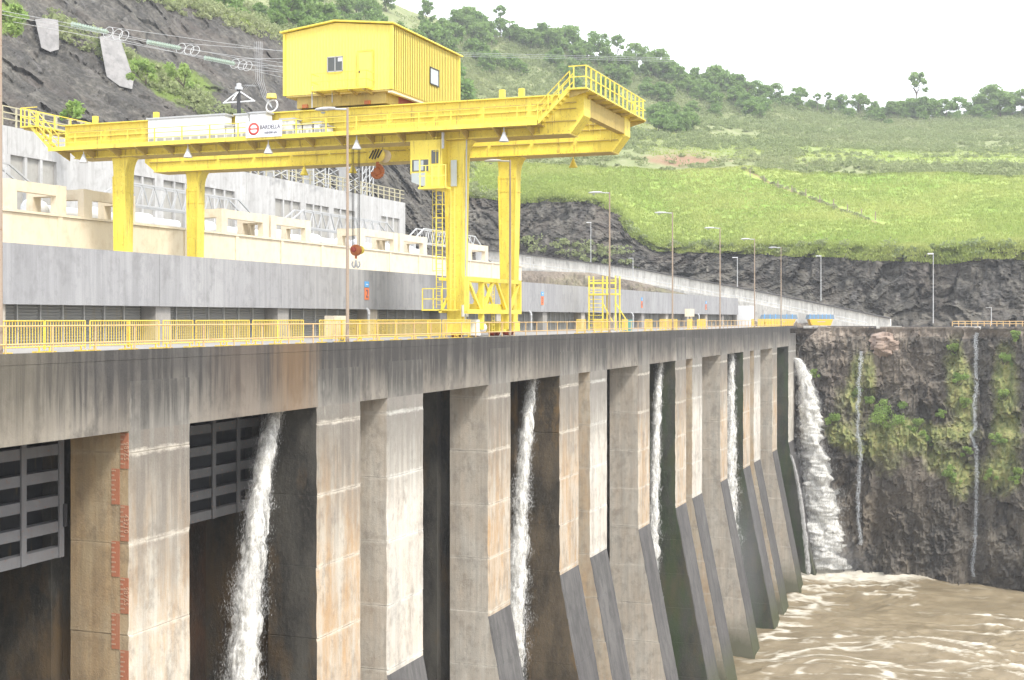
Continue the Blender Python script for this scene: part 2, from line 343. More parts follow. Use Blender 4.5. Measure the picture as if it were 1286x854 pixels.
def m_ground_():
    g = NG('hillside grass and soil'); rock = g.att('rock'); gr = g.att('grass'); soil = g.att('soil'); veg = g.att('veg')
    f = g.noise(1.1, (1, 1, .7), 6, rough=.75); n = g.noise(.10, detail=6, rough=.7); s = g.noise(.6, (1, 1, .08), 5, rough=.7); h = g.noise(.35, detail=5, rough=.7)
    rk = g.ramp(f, [(.3, (.036, .034, .03)), (.46, (.085, .08, .07)), (.6, (.15, .14, .12)), (.78, (.35, .33, .29))])
    rk = g.mix(g.mr(g.noise(.25, (1, 1, .3), 6, rough=.75), .42, .60, .7, 0), rk, (.03, .029, .029)); rk = g.mix(g.mr(g.noise(.16, (1, 1, .35), 6, rough=.8), .58, .74, 0, .6), rk, (.33, .31, .29)); rk = g.mix(g.mr(s, .56, .66, 0, .45), rk, (.19, .18, .175)); rk = g.mix(g.mr(n, .5, .7, 0, .5), rk, (.12, .095, .08))
    bk = g.blocks(.40, (1, 1, .45)); wy = g.mr(g.xyz.outputs[1], 215, 255, .25, 1); rk = g.mix(g.math('MULTIPLY', wy, g.mr(bk, .55, 1, 0, .25)), rk, (.24, .22, .18)); rk = g.mix(g.math('MULTIPLY', wy, g.mr(bk, .35, 0, 0, .6)), rk, (.022, .022, .022))
    gc = g.ramp(h, [(.28, (.23, .29, .08)), (.45, (.31, .40, .10)), (.6, (.37, .45, .13)), (.78, (.43, .46, .19))])
    gc = g.mix(g.mr(g.noise(.045, detail=3), .45, .62, 0, .75), gc, (.20, .34, .05))
    gc = g.mix(g.mr(g.noise(2.2, detail=4, rough=.7), .52, .72, 0, .55), gc, (.20, .17, .09))
    sc = g.ramp(h, [(.3, (.17, .21, .08)), (.5, (.23, .26, .12)), (.7, (.31, .31, .18))])
    c = g.mix(gr, sc, gc)
    c = g.mix(g.mr(g.math('ADD', soil, g.math('MULTIPLY', g.math('SUBTRACT', f, .5), .8)), .4, .6), c, g.mix(g.mr(f, .3, .7), (.24, .13, .08), (.34, .23, .15)))
    c = g.mix(g.mr(g.math('ADD', rock, g.math('MULTIPLY', g.math('SUBTRACT', h, .5), .7)), .4, .6), c, g.mix(g.mr(g.math('ADD', veg, g.math('SUBTRACT', h, .5)), .35, .6), rk, (.13, .18, .04)))
    g.bump(g.math('ADD', f, h), .6, .3); return g.out(c, .9, 0, .2)
m_ground = m_ground_()
def m_leaf_(name, cols, alt):
    g = NG(name); t = g.att('tint'); r = g.rand()
    c = g.ramp(g.noise(.9, detail=3), [(.3, cols[0]), (.55, cols[1]), (.75, cols[2])])
    c = g.mix(g.math('MULTIPLY', r, .55), c, alt); c = g.mix(g.math('MULTIPLY', t, .55), c, [x * 1.5 for x in alt])
    g.out(c, .7, 0, .2); tl_ = g.n.new('ShaderNodeBsdfTranslucent'); g.set(tl_.inputs[0], c); ms_ = g.n.new('ShaderNodeMixShader'); ms_.inputs[0].default_value = .42
    g.l.new(g.b.outputs[0], ms_.inputs[1]); g.l.new(tl_.outputs[0], ms_.inputs[2]); g.l.new(ms_.outputs[0], g.n['Material Output'].inputs[0]); return g.m
m_leaf = m_leaf_('tree leaves', [(.13, .23, .06), (.20, .33, .09), (.29, .43, .13)], (.22, .31, .10))
m_brush = m_leaf_('hillside brush leaves', [(.19, .265, .095), (.25, .345, .125), (.33, .40, .17)], (.30, .30, .17))
m_grassb = m_leaf_('tall grass blades', [(.27, .35, .08), (.36, .45, .115), (.44, .50, .17)], (.40, .40, .15))
m_bush = m_leaf_('cliff bush leaves', [(.17, .28, .07), (.26, .40, .11), (.36, .50, .17)], (.28, .36, .11))
m_bark = paint('bark', (.14, .11, .085), (.10, .085, .07), .9)
def m_water_():
    g = NG('muddy river water'); foam = g.att('foam')
    w = g.noise(.3, (1, 1, 1), 4); n = g.noise(1.0, (.8, 1.5, 1), 6, rough=.7)
    c = g.mix(g.mr(w, .35, .65), (.19, .15, .092), (.26, .21, .135))
    ff = g.math('ADD', foam, g.math('MULTIPLY', g.math('SUBTRACT', n, .5), .9))
    k = g.mr(ff, .34, .86)
    c = g.mix(k, c, (.60, .56, .47)); g.bump(g.math('ADD', n, g.noise(3.5, detail=4)), .5, .1)
    return g.out(c, g.mr(k, 0, 1, .42, .75), 0, .3)
m_water = m_water_()
def m_foam_(name, c1, c2):
    g = NG(name); g.out(g.mix(g.mr(g.noise(2.0, (1, 1, .4), 5, rough=.7), .35, .65), c1, c2), .6, 0, .3)
    g.b.inputs['Subsurface Weight'].default_value = 0; return g.m
m_fall = m_foam_('falling white water', (.66, .64, .57), (.88, .88, .86))
def m_veil_():
    g = NG('veil of falling water'); n = g.noise(3.2, (1, 1, .22), 6, rough=.75); e = g.att('edge')
    g.out(g.mix(g.mr(n, .35, .6), (.66, .64, .57), (.90, .90, .88)), .5, 0, .3)
    n2 = g.noise(5.5, (1, 1, .07), 5, rough=.7); g.set(g.b.inputs['Alpha'], g.mr(g.math('SUBTRACT', g.math('ADD', g.math('MULTIPLY', n, .55), g.math('MULTIPLY', n2, .45)), e), .38, .60, .0, .85)); g.b.inputs['Transmission Weight'].default_value = 0; return g.m
m_veil = m_veil_()
def m_spray_():
    g = NG('fine spray'); g.out((.88, .88, .87), .6, 0, .2); g.b.inputs['Alpha'].default_value = .32; return g.m
m_spray = m_spray_()
m_fall2 = m_foam_('thin bluish trickle', (.45, .48, .52), (.75, .78, .8))

# ------------------------------------------------------------------ terrain, seen zones given as lines of the land
XS = -32.0; WZ = -39.2; BRK = -18.55
def cur(tab, us, smooth=0):
    t = np.array(tab, float); return np.interp(us, t[:,0], t[:,1]), np.interp(us, t[:,0], t[:,2])
L0 = [(-300,215,135),(0,215,150),(160,230,165),(355,250,190),(500,335,250),(600,340,285),(650,327,300),(800,344,288),(950,372,268),(1130,413,247),(1286,413,240),(1500,413,236),(1900,413,232)]
L1 = [(-300,-150,200),(-50,-60,200),(0,-30,205),(160,-14,235),(240,4,255),(300,22,266),(355,44,280),(430,110,290),(500,190,290),(560,236,300),(600,243,312),(660,250,312),(700,246,308),(752,250,305),(780,266,304),(795,290,300),(830,308,298),(950,306,282),(1100,309,262),(1200,311,252),(1240,305,250),(1286,303,250),(1500,300,248),(1900,300,246)]
L2 = [(-300,-180,240),(0,-70,250),(160,-20,275),(355,35,320),(500,120,340),(600,192,352),(656,206,352),(796,211,350),(960,216,348),(1286,222,335),(1500,225,330),(1900,230,330)]
L2b = [(-300,-190,250),(0,-78,262),(160,-27,290),(355,25,336),(500,108,358),(600,178,372),(656,192,374),(796,194,374),(960,202,372),(1286,210,358),(1500,214,350),(1900,218,350)]
L3 = [(-300,-300,480),(0,-180,480),(160,-110,490),(355,-50,500),(500,8,520),(580,34,540),(650,56,545),(700,64,550),(760,84,555),(860,108,560),(950,128,565),(1100,150,570),(1200,150,570),(1286,146,570),(1500,150,570),(1900,160,570)]
DU = 2.5; us = np.arange(-300, 1901, DU); segs = []
tabs = [L0, L1, L2, L2b, L3]; rows = [110, 56, 10, 60]
Vl, Dl, Zn = [], [], []
for k in range(4):
    va, da = cur(tabs[k], us); vb, db = cur(tabs[k+1], us)
    for i in range(rows[k]):
        t = i / rows[k]
        td = t if k else t ** 1.0
        Vl.append(va + (vb - va) * t); Dl.append(da + (db - da) * td); Zn.append(np.full(len(us), k + t))
v3, d3 = cur(L3, us); Vl.append(v3); Dl.append(d3); Zn.append(np.full(len(us), 4.0))
for e in (60, 150): Vl.append(400 - (400 - v3) * d3 / (d3 + e) * (1 - e / 400)); Dl.append(d3 + e); Zn.append(np.full(len(us), 4.5))
Vg, Dg, Zn = np.array(Vl), np.array(Dl), np.array(Zn); R, C = Vg.shape
Ug = np.tile(us, (R, 1))
def to_xyz(u, v, d):
    r = (u - 643) / F * d
    return np.stack([r * CT - d * ST, r * ST + d * CT, CZ + (400 - v) * d / F], -1)
P0 = to_xyz(Ug, Vg, Dg).reshape(-1, 3)
rockm = np.clip((1.02 - Zn) * 14, 0, 1).ravel()
uf, zf = Ug.ravel(), Zn.ravel()
# vegetated ledges inside the rock
nz = fbm(P0 * .05, 4, 3)
veg = np.zeros(len(P0))
veg += np.exp(-((uf - 170) / 70) ** 2 - ((zf - .62 + (uf - 170) * .0016) / .07) ** 2) * .9
veg += np.exp(-((uf - 235) / 45) ** 2 - ((zf - .55) / .10) ** 2) * .8
veg += np.exp(-((uf - 730) / 70) ** 2 - ((zf - .28) / .16) ** 2) * .4
veg += np.exp(-((uf - 10) / 25) ** 2 - ((zf - .80) / .1) ** 2)
veg += np.clip((zf - .86) * 4, 0, .7) * (uf > 590)
veg = veg * (zf < 1)
cl, ce = cells(warp(P0, .12, 7, 4) * [.2, .2, .07], 5); cl2 = ridged(warp(P0, .3, 3, 8) * [.42, .42, .16], 5, 9); ce2 = np.ones(len(P0)); ce = ce2
big = fbm(P0 * [.035, .035, .03], 4, 11) - .5
cl3, ce3 = cells(P0 * [1.1, 1.1, .5] + 7, 13)
disp = rockm * (.5 * (cl3 - .5) * np.where(uf < 400, .25, 1) + 9 * big * np.clip(1.3 - zf, 0, 1) * np.clip(zf * 5, 0, 1) + 3.2 * (cl - .5) * np.where(uf < 400, .6, 1) - 3.2 * (cl2 - .5) * np.where(uf < 400, .45, 1) - 1.2 * np.clip(.15 - ce, 0, 1) / .15 - .5 * np.clip(.12 - ce2, 0, 1) / .12)
slope = 1 - rockm
hgt = slope * ((fbm(P0 * .06, 3, 21) - .5) * 3.0 + (fbm(P0 * .45, 3, 23) - .5) * 1.1) * np.clip((zf - 1.0) * 12, .15, 1)
dirh = P0 - [0, 0, CZ]; dirh[:, 2] = 0; dirh /= np.linalg.norm(dirh, axis=1)[:, None]
PT = P0 - dirh * disp[:, None]; PT[:, 2] += hgt + rockm * (fbm(P0 * .3, 3, 31) - .5) * 1.4 * np.clip(zf * 4, 0, 1)
idx = np.arange(R * C).reshape(R, C)
Q = np.stack([idx[:-1, :-1], idx[:-1, 1:], idx[1:, 1:], idx[1:, :-1]], -1).reshape(-1, 4)
me = np_mesh('hillside', PT, Q, m_ground, (rockm[Q[:, 0]] < .5) | (np.random.rand(len(Q)) < .0))
grass = np.clip((2.08 - zf) * 10, 0, 1)
# brighter grass again on the right, above the bench
grass = np.maximum(grass, np.exp(-((uf - 1150) / 260) ** 2 - ((zf - 3.16) / .14) ** 2) * .9)
grass = np.maximum(grass, (uf < 520) * np.clip((1.4 - zf) * 3, 0, 1))
soil = np.exp(-((uf - 860) / 85) ** 2 - ((zf - 2.75) / .5) ** 2) * .7 + np.exp(-((uf - 1010) / 25) ** 2 - ((zf - 2.8) / .3) ** 2) * .5
def seg_dist(u, v, a, b):
    a, b = np.array(a, float), np.array(b, float); ab = b - a; t = np.clip(((u - a[0]) * ab[0] + (v - a[1]) * ab[1]) / (ab @ ab), 0, 1)
    return np.hypot(u - a[0] - t * ab[0], v - a[1] - t * ab[1])
tr = seg_dist(uf, Vg.ravel(), (935, 217), (1110, 281)); soil += np.exp(-(tr / 2.4) ** 2) * .62
attr(me, 'rock', rockm); attr(me, 'grass', grass); attr(me, 'soil', np.clip(soil, 0, 1)); attr(me, 'veg', np.clip(veg, 0, 1.2))
link('hillside', me, kind='structure')
PTg = PT.reshape(R, C, 3)
def ground_at(u, zone):                                     # terrain point at column u and zone coordinate
    c = (u + 300) / DU; r = np.interp(zone, Zn[:rows[0]+rows[1]+rows[2]+rows[3]+1, 0], np.arange(sum(rows)+1))
    ci, ri = int(c), int(r); ci = min(max(ci, 0), C-2); ri = min(max(ri, 0), R-2); fc, fr = c - ci, r - ri
    return Vector((PTg[ri,ci]*(1-fc)*(1-fr) + PTg[ri,ci+1]*fc*(1-fr) + PTg[ri+1,ci]*(1-fc)*fr + PTg[ri+1,ci+1]*fc*fr))

# river
def ycl0(x): return 217 - .255 * (x + 24)
def water_sheet(x0, x1, y0, y1, st):
    xs = np.arange(x0, x1 + st/2, st); ys = np.arange(y0, y1 + st/2, st); X, Y = np.meshgrid(xs, ys)
    p = np.stack([X.ravel(), Y.ravel(), np.zeros(X.size)], 1)
    wx = p + 11 * np.stack([fbm(p * .07, 4, 41) - .5, fbm(p * .07 + 9, 4, 42) - .5, p[:,0] * 0], 1)
    a = fbm(wx * [.10, .24, 1], 4, 43); rdg = 1 - np.abs(2 * fbm(wx * [.12, .34, 1], 5, 44) - 1); f2 = fbm(wx * [.6, 1.1, 1], 4, 45); pw = np.clip((fbm(p * .045, 3, 46) - .3) * 3, .25, 1.3)
    f3 = fbm(wx * [1.4, 2.2, 1], 4, 48); z = (a - .5) * 1.8 + pw * ((rdg - .7) * 1.0 + (f2 - .5) * .8 + (f3 - .5) * .4)
    foam = np.clip((rdg - .86) * 6, 0, 1) * .7 * np.clip((fbm(p*.06, 3, 47)-.40)*6, .08, 1) + .35 * np.clip((f2 - .58) * 6, 0, 1) * np.clip((fbm(p*.07+4, 3, 49)-.42)*6, 0, 1) + np.clip(1 - np.hypot((X.ravel() + 22.5) / 1.2, (Y.ravel() - 215.5)) / 11, 0, 1) * 1.3
    foam *= 1.25
    foam += np.clip(1 - np.abs((Y.ravel() - ycl0(X.ravel())) + 1) / 2.5, 0, 1) * .3
    foam += np.clip(1 - np.abs(X.ravel() + 25.5) / 7, 0, 1) * .22 + np.clip((Y.ravel() - 206 + X.ravel() * .2) / 30, 0, 1) * .12 + np.clip((175 - Y.ravel()) / 60, 0, 1) * .10
    edge = np.minimum(1, np.minimum(np.minimum(X.ravel() - x0, x1 - X.ravel()), np.minimum(Y.ravel() - y0, y1 - Y.ravel())) / 3)
    V = np.stack([X.ravel(), Y.ravel(), WZ + z * edge], 1); ix = np.arange(X.size).reshape(X.shape)
    return V, np.stack([ix[:-1,:-1], ix[:-1,1:], ix[1:,1:], ix[1:,:-1]], -1).reshape(-1, 4), foam
V, Qw, foam = water_sheet(-42, 38, 118, 226, .3)
n0 = len(V); ring = np.array([(-42,118),(38,118),(38,226),(-42,226),(-42,-150),(900,-150),(900,226),(38,-150),(900,118)], float)
V2 = np.concatenate([V, np.column_stack([ring, np.full(9, WZ)])])
Q2 = np.concatenate([Qw, n0 + np.array([[4,7,1,0],[7,5,8,1],[1,8,6,2]])])
me = np_mesh('river', V2, Q2, m_water, True); attr(me, 'foam', np.concatenate([foam, np.full(9, .12)]))
link('river', me, kind='structure')

# lower cliff by the river
def ycl(x): return 220.3 - .255 * (x + 24)
xs = np.concatenate([np.arange(-46, 22, .22), np.arange(22, 200, 2.5)]); zs = np.concatenate([np.arange(-43, 0, .24), [-.25]])
X, Z = np.meshgrid(xs, zs); X, Z = X.ravel(), Z.ravel()
p = np.stack([X, ycl(X), Z], 1)
pw_ = warp(p, .35, 3.2, 50); c1, e1 = cells(pw_ * [.16, .16, .10], 51); c2, e2 = cells(warp(p, .9, 1.6, 52) * [.55, .5, .34] + 3, 53); c3 = ridged(warp(p, .8, 1.2, 54) * [.9, .9, .45], 5, 55)
lean = np.interp(Z, [-43, -30, -17, -14.5, -6, -2, 0], [-3.6, -3.0, -2.4, -.9, -.4, .3, 1.6])
brk = np.interp(X, [-32, -24, -18, -9, 0, 40], [0, 0, .4, .8, .2, 0])
notch = -1.6 * np.exp(-((X + 4.0) / 1.6) ** 2) - 1.2 * np.exp(-((X + 18.6) / 1.2) ** 2)
dd = lean - 2.2 * (c1 - .5) - .8 * (c2 - .5) * np.clip(fbm(p * .15, 3, 58) * 3 - .7, .1, 1.3) - 1.9 * (c3 - .5) * np.clip(fbm(p * .12, 3, 60) * 3 - .7, .25, 1.2) - .5 * (ridged(p * [2.2, 2, 1.2], 3, 61) - .5) + (fbm(p * .12, 4, 57) - .5) * 4 - notch
fade = np.clip(-Z / 1.5, 0.2, 1)
Yd = ycl(X) + dd * fade
Zd = Z + (fbm(p * [.3, .3, .3], 3, 59) - .5) * 1.2 * fade * (Z < -.5)
me_v = np.stack([X, Yd, Zd], 1); ix = np.arange(X.size).reshape(len(zs), len(xs))
Qc = np.stack([ix[:-1,:-1], ix[:-1,1:], ix[1:,1:], ix[1:,:-1]], -1).reshape(-1, 4)
me = np_mesh('river_cliff', me_v, Qc, m_rock, False)
# cliff mosses: which parts of the rock carry plants
def blob(xc, zc, rx, rz, a=1.0): return a * np.exp(-((X - xc) / rx) ** 2 - ((Z - zc) / rz) ** 2)
def UX(u): return x_of(u, ycl(-12))
def VZ(v): return z_of(v, -10, 218)
vegc = sum(blob(UX(u), VZ(v), ru * .13, rv * .13, a) for u, v, ru, rv, a in
    [(1200,470,14,50,.9),(1215,500,10,40,.8),(1262,470,14,45,.9),(1265,540,20,40,.7),(1075,480,8,40,.75),(1092,470,8,45,.7),(1060,500,18,30,.5),(1050,545,18,14,.8),
     (1130,545,40,20,.95),(1060,560,14,10,.6),(1180,575,20,20,.7),(1205,600,16,30,.6),(1190,540,40,10,.6),(1250,590,30,24,.7),(1110,580,30,20,.45),(1085,560,16,12,.6)])
soilc = blob(UX(1110), VZ(432), 2.3, 2.0, 1.0) + blob(UX(1030), VZ(425), 3, 1.6, .7) + blob(UX(1150), VZ(460), 5, 5, .22) + .5 * (Z > -1.5) + blob(UX(1045), VZ(470), 2, 5, .4)
attr(me, 'veg', np.clip(vegc, 0, 1.2)); attr(me, 'soil', np.clip(soilc, 0, 1))
link('river_cliff', me, kind='structure')
def cliff_pt(u, v):                                         # nearest point of the cliff on the ray of a photo pixel
    k = (me_v[:, 0] * CT + me_v[:, 1] * ST); d = -me_v[:, 0] * ST + me_v[:, 1] * CT
    uu = 643 + F * k / d; vv = 400 - F * (me_v[:, 2] - CZ) / d
    i = np.argmin((uu - u) ** 2 + (vv - v) ** 2); return Vector(me_v[i])
# terrace on top of the river cliff
xs = np.concatenate([np.arange(-75, 30, 1.0), np.arange(30, 260, 6.0)]); ts = np.concatenate([np.linspace(0, 1, 20) * 12, np.linspace(14, 75, 24)])
X, T = np.meshgrid(xs, ts); X, T = X.ravel(), T.ravel(); Yb = ycl(X) + .32 + T; p = np.stack([X, Yb, X * 0], 1)
zt = -.25 + (fbm(p * .2, 4, 61) - .5) * .35 * np.clip(T, 0, 1)
ix = np.arange(X.size).reshape(len(ts), len(xs))
me = np_mesh('yard_ground', np.stack([X, Yb, zt], 1), np.stack([ix[:-1,:-1], ix[:-1,1:], ix[1:,1:], ix[1:,:-1]], -1).reshape(-1, 4), m_rock, True)
attr(me, 'veg', .25 * (fbm(p * .1, 3, 63) > .55)); attr(me, 'soil', np.full(X.size, .5)); link('yard_ground', me, kind='structure')

# ramp: retaining wall falling to the yard, with a rock slope before it
RT = [(600,313,293),(660,320,287),(800,338,272),(950,366,255),(1060,388,243),(1130,403,236)]
ramp = thing('retaining_wall', PX(660, 400, 287), 'long pale concrete retaining wall sloping down to the right below the dark cliff', 'wall')
uu = np.arange(600, 1131, 14.0); vt, dt = cur(RT, uu)
for i in range(len(uu) - 1):
    a, b = PX(uu[i] + .25, vt[i], dt[i]), PX(uu[i+1] - .25, vt[i+1], dt[i+1]); n = Vector((b.y - a.y, -(b.x - a.x), 0)).normalized() * .5
    m = MB(); lo = -.6
    vs = [(a.x, a.y, lo), (b.x, b.y, lo), (b.x, b.y, b.z), (a.x, a.y, a.z)]
    vs += [(x - n.x, y - n.y, z) for x, y, z in vs]
    m.add(vs, [(0,1,2,3),(7,6,5,4),(3,2,6,7),(0,4,5,1),(1,5,6,2),(4,0,3,7)]); m.build('wall_panel', m_ramp, ramp)
cp = MB(); 
for i in range(len(uu) - 1):
    a, b = PX(uu[i], vt[i] - .6, dt[i]), PX(uu[i+1], vt[i+1] - .6, dt[i+1]); cp.bar(a, b, .7, .2)
cp.build('coping', m_low, ramp)
fr = thing('ramp_fence', PX(660, 330, 283), 'thin pale wire fence along the sloping ramp wall', 'fence')
vt2, dt2 = vt + 11, dt - 1.4
rl = MB()
for i in range(len(uu) - 3):
    a, b = PX(uu[i], vt2[i], dt2[i]), PX(uu[i+1], vt2[i+1], dt2[i+1])
    if i % 1 == 0: MB().tube(a - Vector((0,0,1.2)), a, .07, n=5).build('post', m_galv, fr)
    rl.tube(a, b, .06, n=4).tube(a - Vector((0,0,.6)), b - Vector((0,0,.6)), .05, n=4)
rl.build('rail', m_galv, fr)
# ramp roadway shelf in front of the wall
m = MB()
for i in range(len(uu) - 1):
    a, b = PX(uu[i], vt[i] + 16, dt[i] - 2.2), PX(uu[i+1], vt[i+1] + 16, dt[i+1] - 2.2); a2, b2 = PX(uu[i], 400, dt[i]), PX(uu[i+1], 400, dt[i+1])
    a.z = max(a.z, -.2); b.z = max(b.z, -.2)
    m.add([(a.x, a.y, -.6), (b.x, b.y, -.6), b, a, (b2.x, b2.y, b.z), (a2.x, a2.y, a.z)], [(0,1,2,3), (3,2,4,5)])
m.build('ramp_road', m_ramp, kind='structure')
# rubble slope
us2 = np.arange(600, 1031, 2.5); t2 = np.linspace(0, 1, 40)
vb, db = cur(RT, us2); lip = np.interp(us2, [600, 660, 740, 900, 950, 1030], [30, 20, 12, 22, 60, 60])
U2, T2 = np.meshgrid(us2, t2); ztop = CZ + (400 - (vb + lip)) * (db - 3) / F; ztop = np.maximum(ztop, .4)
D2 = (db - 3)[None, :] - T2 * 16; Z2 = ztop[None, :] * (1 - T2) ** .8 + -.5 * T2
r2 = (U2 - 643) / F * D2; p = np.stack([(r2 * CT - D2 * ST).ravel(), (r2 * ST + D2 * CT).ravel(), Z2.ravel()], 1)
c1, e1 = cells(p * .35, 71); c2, _ = cells(p * 1.0, 73); p2 = p.copy(); p2[:, 2] += ((c1 - .5) * 1.5 + (c2 - .5) * .7) * np.clip(T2.ravel() * 6, 0, 1) * (T2.ravel() < .98)
ix = np.arange(U2.size).reshape(U2.shape); me = np_mesh('rubble_slope', p2, np.stack([ix[:-1,:-1], ix[1:,:-1], ix[1:,1:], ix[:-1,1:]], -1).reshape(-1, 4), m_rock, False)
attr(me, 'veg', np.clip(fbm(p * .12, 3, 75) - .2, 0, .4)); attr(me, 'soil', np.clip(fbm(p * .15, 3, 77) * 1.3 - .2, 0, .8)); link('rubble_slope', me, kind='structure')

# ------------------------------------------------------------------ dam
dam = thing('dam', (XS, 120, 0), 'long grey concrete spillway dam with tall piers, dark openings and a stained top beam', 'dam')
JZ = [-4.0 - 3.57 * k for k in range(11)]
def front_x(z): return XS if z >= BRK else XS + (BRK - z) * (4.0 / (BRK - WZ))
def pier(y0, y1, mf, ms, xb=-34.8, name='pier', proud=.035, ztop=-1.1):
    """pier with recessed pour joints; front upper, front lower and side carry their own concrete"""
    ztop = U(-1.35, -.7); proud = .04
    zsx = [ztop, -3.14]
    for z in JZ: zsx += [z + .03, z + .025, z - .025, z - .03]
    zsx += [BRK, -41.5]
    for q in range(44): 
        z = -1.6 - q * .9 + U(-.2, .2)
        if z > -41 and min(abs(z - t) for t in JZ + [BRK, -3.14]) > .12: zsx.append(z)
    zsx = sorted(set(zsx), reverse=True)
    me = bpy.data.meshes.new(name); V = []; Fc = []; mi = []
    off = parent_loc(dam)
    def gz(z): return any(abs(z - j) < .0255 for j in JZ)
    for z in zsx:
        k = .014 if gz(z) else 0; fx = front_x(z) + proud - k + U(-.008, .008); b = U(.05, .12); b2 = U(.05, .12); e = U(-.012, .012)
        V += [(xb, y0 + k + e, z), (fx - b, y0 + k + e, z), (fx, y0 + b + k, z), (fx, y1 - b2 - k, z), (fx - b2, y1 - k + e, z), (xb, y1 - k + e, z)]
    for r in range(len(zsx) - 1):
        for i in range(6):
            j = (i + 1) % 6; Fc.append((r*6+i, (r+1)*6+i, (r+1)*6+j, r*6+j))
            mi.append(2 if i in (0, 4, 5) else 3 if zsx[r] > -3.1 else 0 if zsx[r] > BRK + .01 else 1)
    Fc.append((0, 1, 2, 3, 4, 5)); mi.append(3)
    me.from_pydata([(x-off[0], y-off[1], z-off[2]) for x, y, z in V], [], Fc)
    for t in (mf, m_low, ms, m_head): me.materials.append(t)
    me.polygons.foreach_set('material_index', mi); me.update()
    return link(name, me, dam)
def inner(y0, y1, ms):                                      # the pier's body behind the gate slot
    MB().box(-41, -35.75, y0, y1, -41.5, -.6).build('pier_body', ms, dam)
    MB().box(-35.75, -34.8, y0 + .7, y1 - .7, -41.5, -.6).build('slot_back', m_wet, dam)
PER = 38.5; wets = [m_wet, m_wet, m_wet2, m_wetg, m_wetg, m_wetg]
for k in range(-2, 5):
    b = 47.2 + PER * k
    sw = wets[max(k, 0) + 0] if k >= 0 else m_wet
    sw = {-2: m_wet, -1: m_wet, 0: m_wet, 1: m_wet2, 2: m_wetg, 3: m_wetg, 4: m_wetg}[k]
    if k < 4:
        pier(b + 11.0, b + 15.7, m_pier_o, sw); inner(b + 11.0, b + 15.7, sw)
        pier(b + 19.0, b + 23.8, m_pier_w, m_side if k == 0 else m_side_n); inner(b + 19.0, b + 23.8, m_wet)
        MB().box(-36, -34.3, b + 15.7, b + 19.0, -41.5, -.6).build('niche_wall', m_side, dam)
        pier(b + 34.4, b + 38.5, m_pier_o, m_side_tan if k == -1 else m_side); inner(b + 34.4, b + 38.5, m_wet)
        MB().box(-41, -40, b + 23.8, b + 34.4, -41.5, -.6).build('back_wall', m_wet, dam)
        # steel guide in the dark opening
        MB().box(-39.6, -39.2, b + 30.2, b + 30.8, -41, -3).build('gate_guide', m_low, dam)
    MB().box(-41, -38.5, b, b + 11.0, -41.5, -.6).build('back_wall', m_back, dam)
    # top beam over each bay
    for (ya, yb) in ((b - 2.04, b + 13.34), (b + 13.36, b + 21.39), (b + 21.41, b + 36.44)):
        if ya > 213: continue
        MB().box(-33.6, XS, ya, min(yb, 220.5), -3.14, -.35).build('top_beam', m_fascia, dam)
# joints: beams run over piers in lengths; small shadow gaps and pale pads on pier heads
pier(212.9, 220.6, m_pier_w, m_wetg)
MB().box(-41, -34.8, 212.9, 224, -41.5, -.6).build('end_block', m_side, dam)
# deck with upstand
dk = MB(); y = -31.0
while y < 221:
    y2 = min(y + 12.83, 222); MB().box(-44, XS - .23, y + .01, y2 - .01, -.36, 0).build('deck_slab', m_deck, dam); y = y2
for k in range(-1, 6):                                     # kerb of the deck edge
    MB().box(XS - .22, XS + .012, -9 + k * PER * 1.0 + .02, -9 + (k + 1) * PER - .02, -.345, .05).build('kerb', m_fascia, dam)

# steel gates in the two nearest bays
for (ya, yb, nm) in ((32.6, 43.1, 'leftmost grey steel gate with open beams hanging in the first dark opening'), (47.2, 58.2, 'dark steel gate behind the nearest waterfall, in the second wide opening')):
    g = thing('sluice_gate', (-35.3, (ya + yb) / 2, -8.2), nm, 'gate')
    MB().box(-36.2, -36.1, ya + .1, yb - .1, -8.2, -.7).build('skin_plate', m_gated, g)
    z = -8.2
    while z < -1: MB().box(-35.45, -35.05, ya + .05, yb - .12, z, z + .42).build('beam', m_gate if ya < 40 else m_gate2, g); MB().box(-36.1, -35.46, ya + .2, yb - .2, z + .16, z + .22).build('beam_web', m_gate, g); z += 1.02
    yy = yb - .3
    while yy > ya: MB().box(-35.06, -34.98, yy - .14, yy + .14, -8.2, -.7).build('upright', m_gate if ya < 40 else m_gate2, g); yy -= 2.15
    if ya < 40: MB().box(-35.0, -34.9, yb - .24, yb - .08, -7.0, -6.1).build('guide_shoe', m_dark, g)
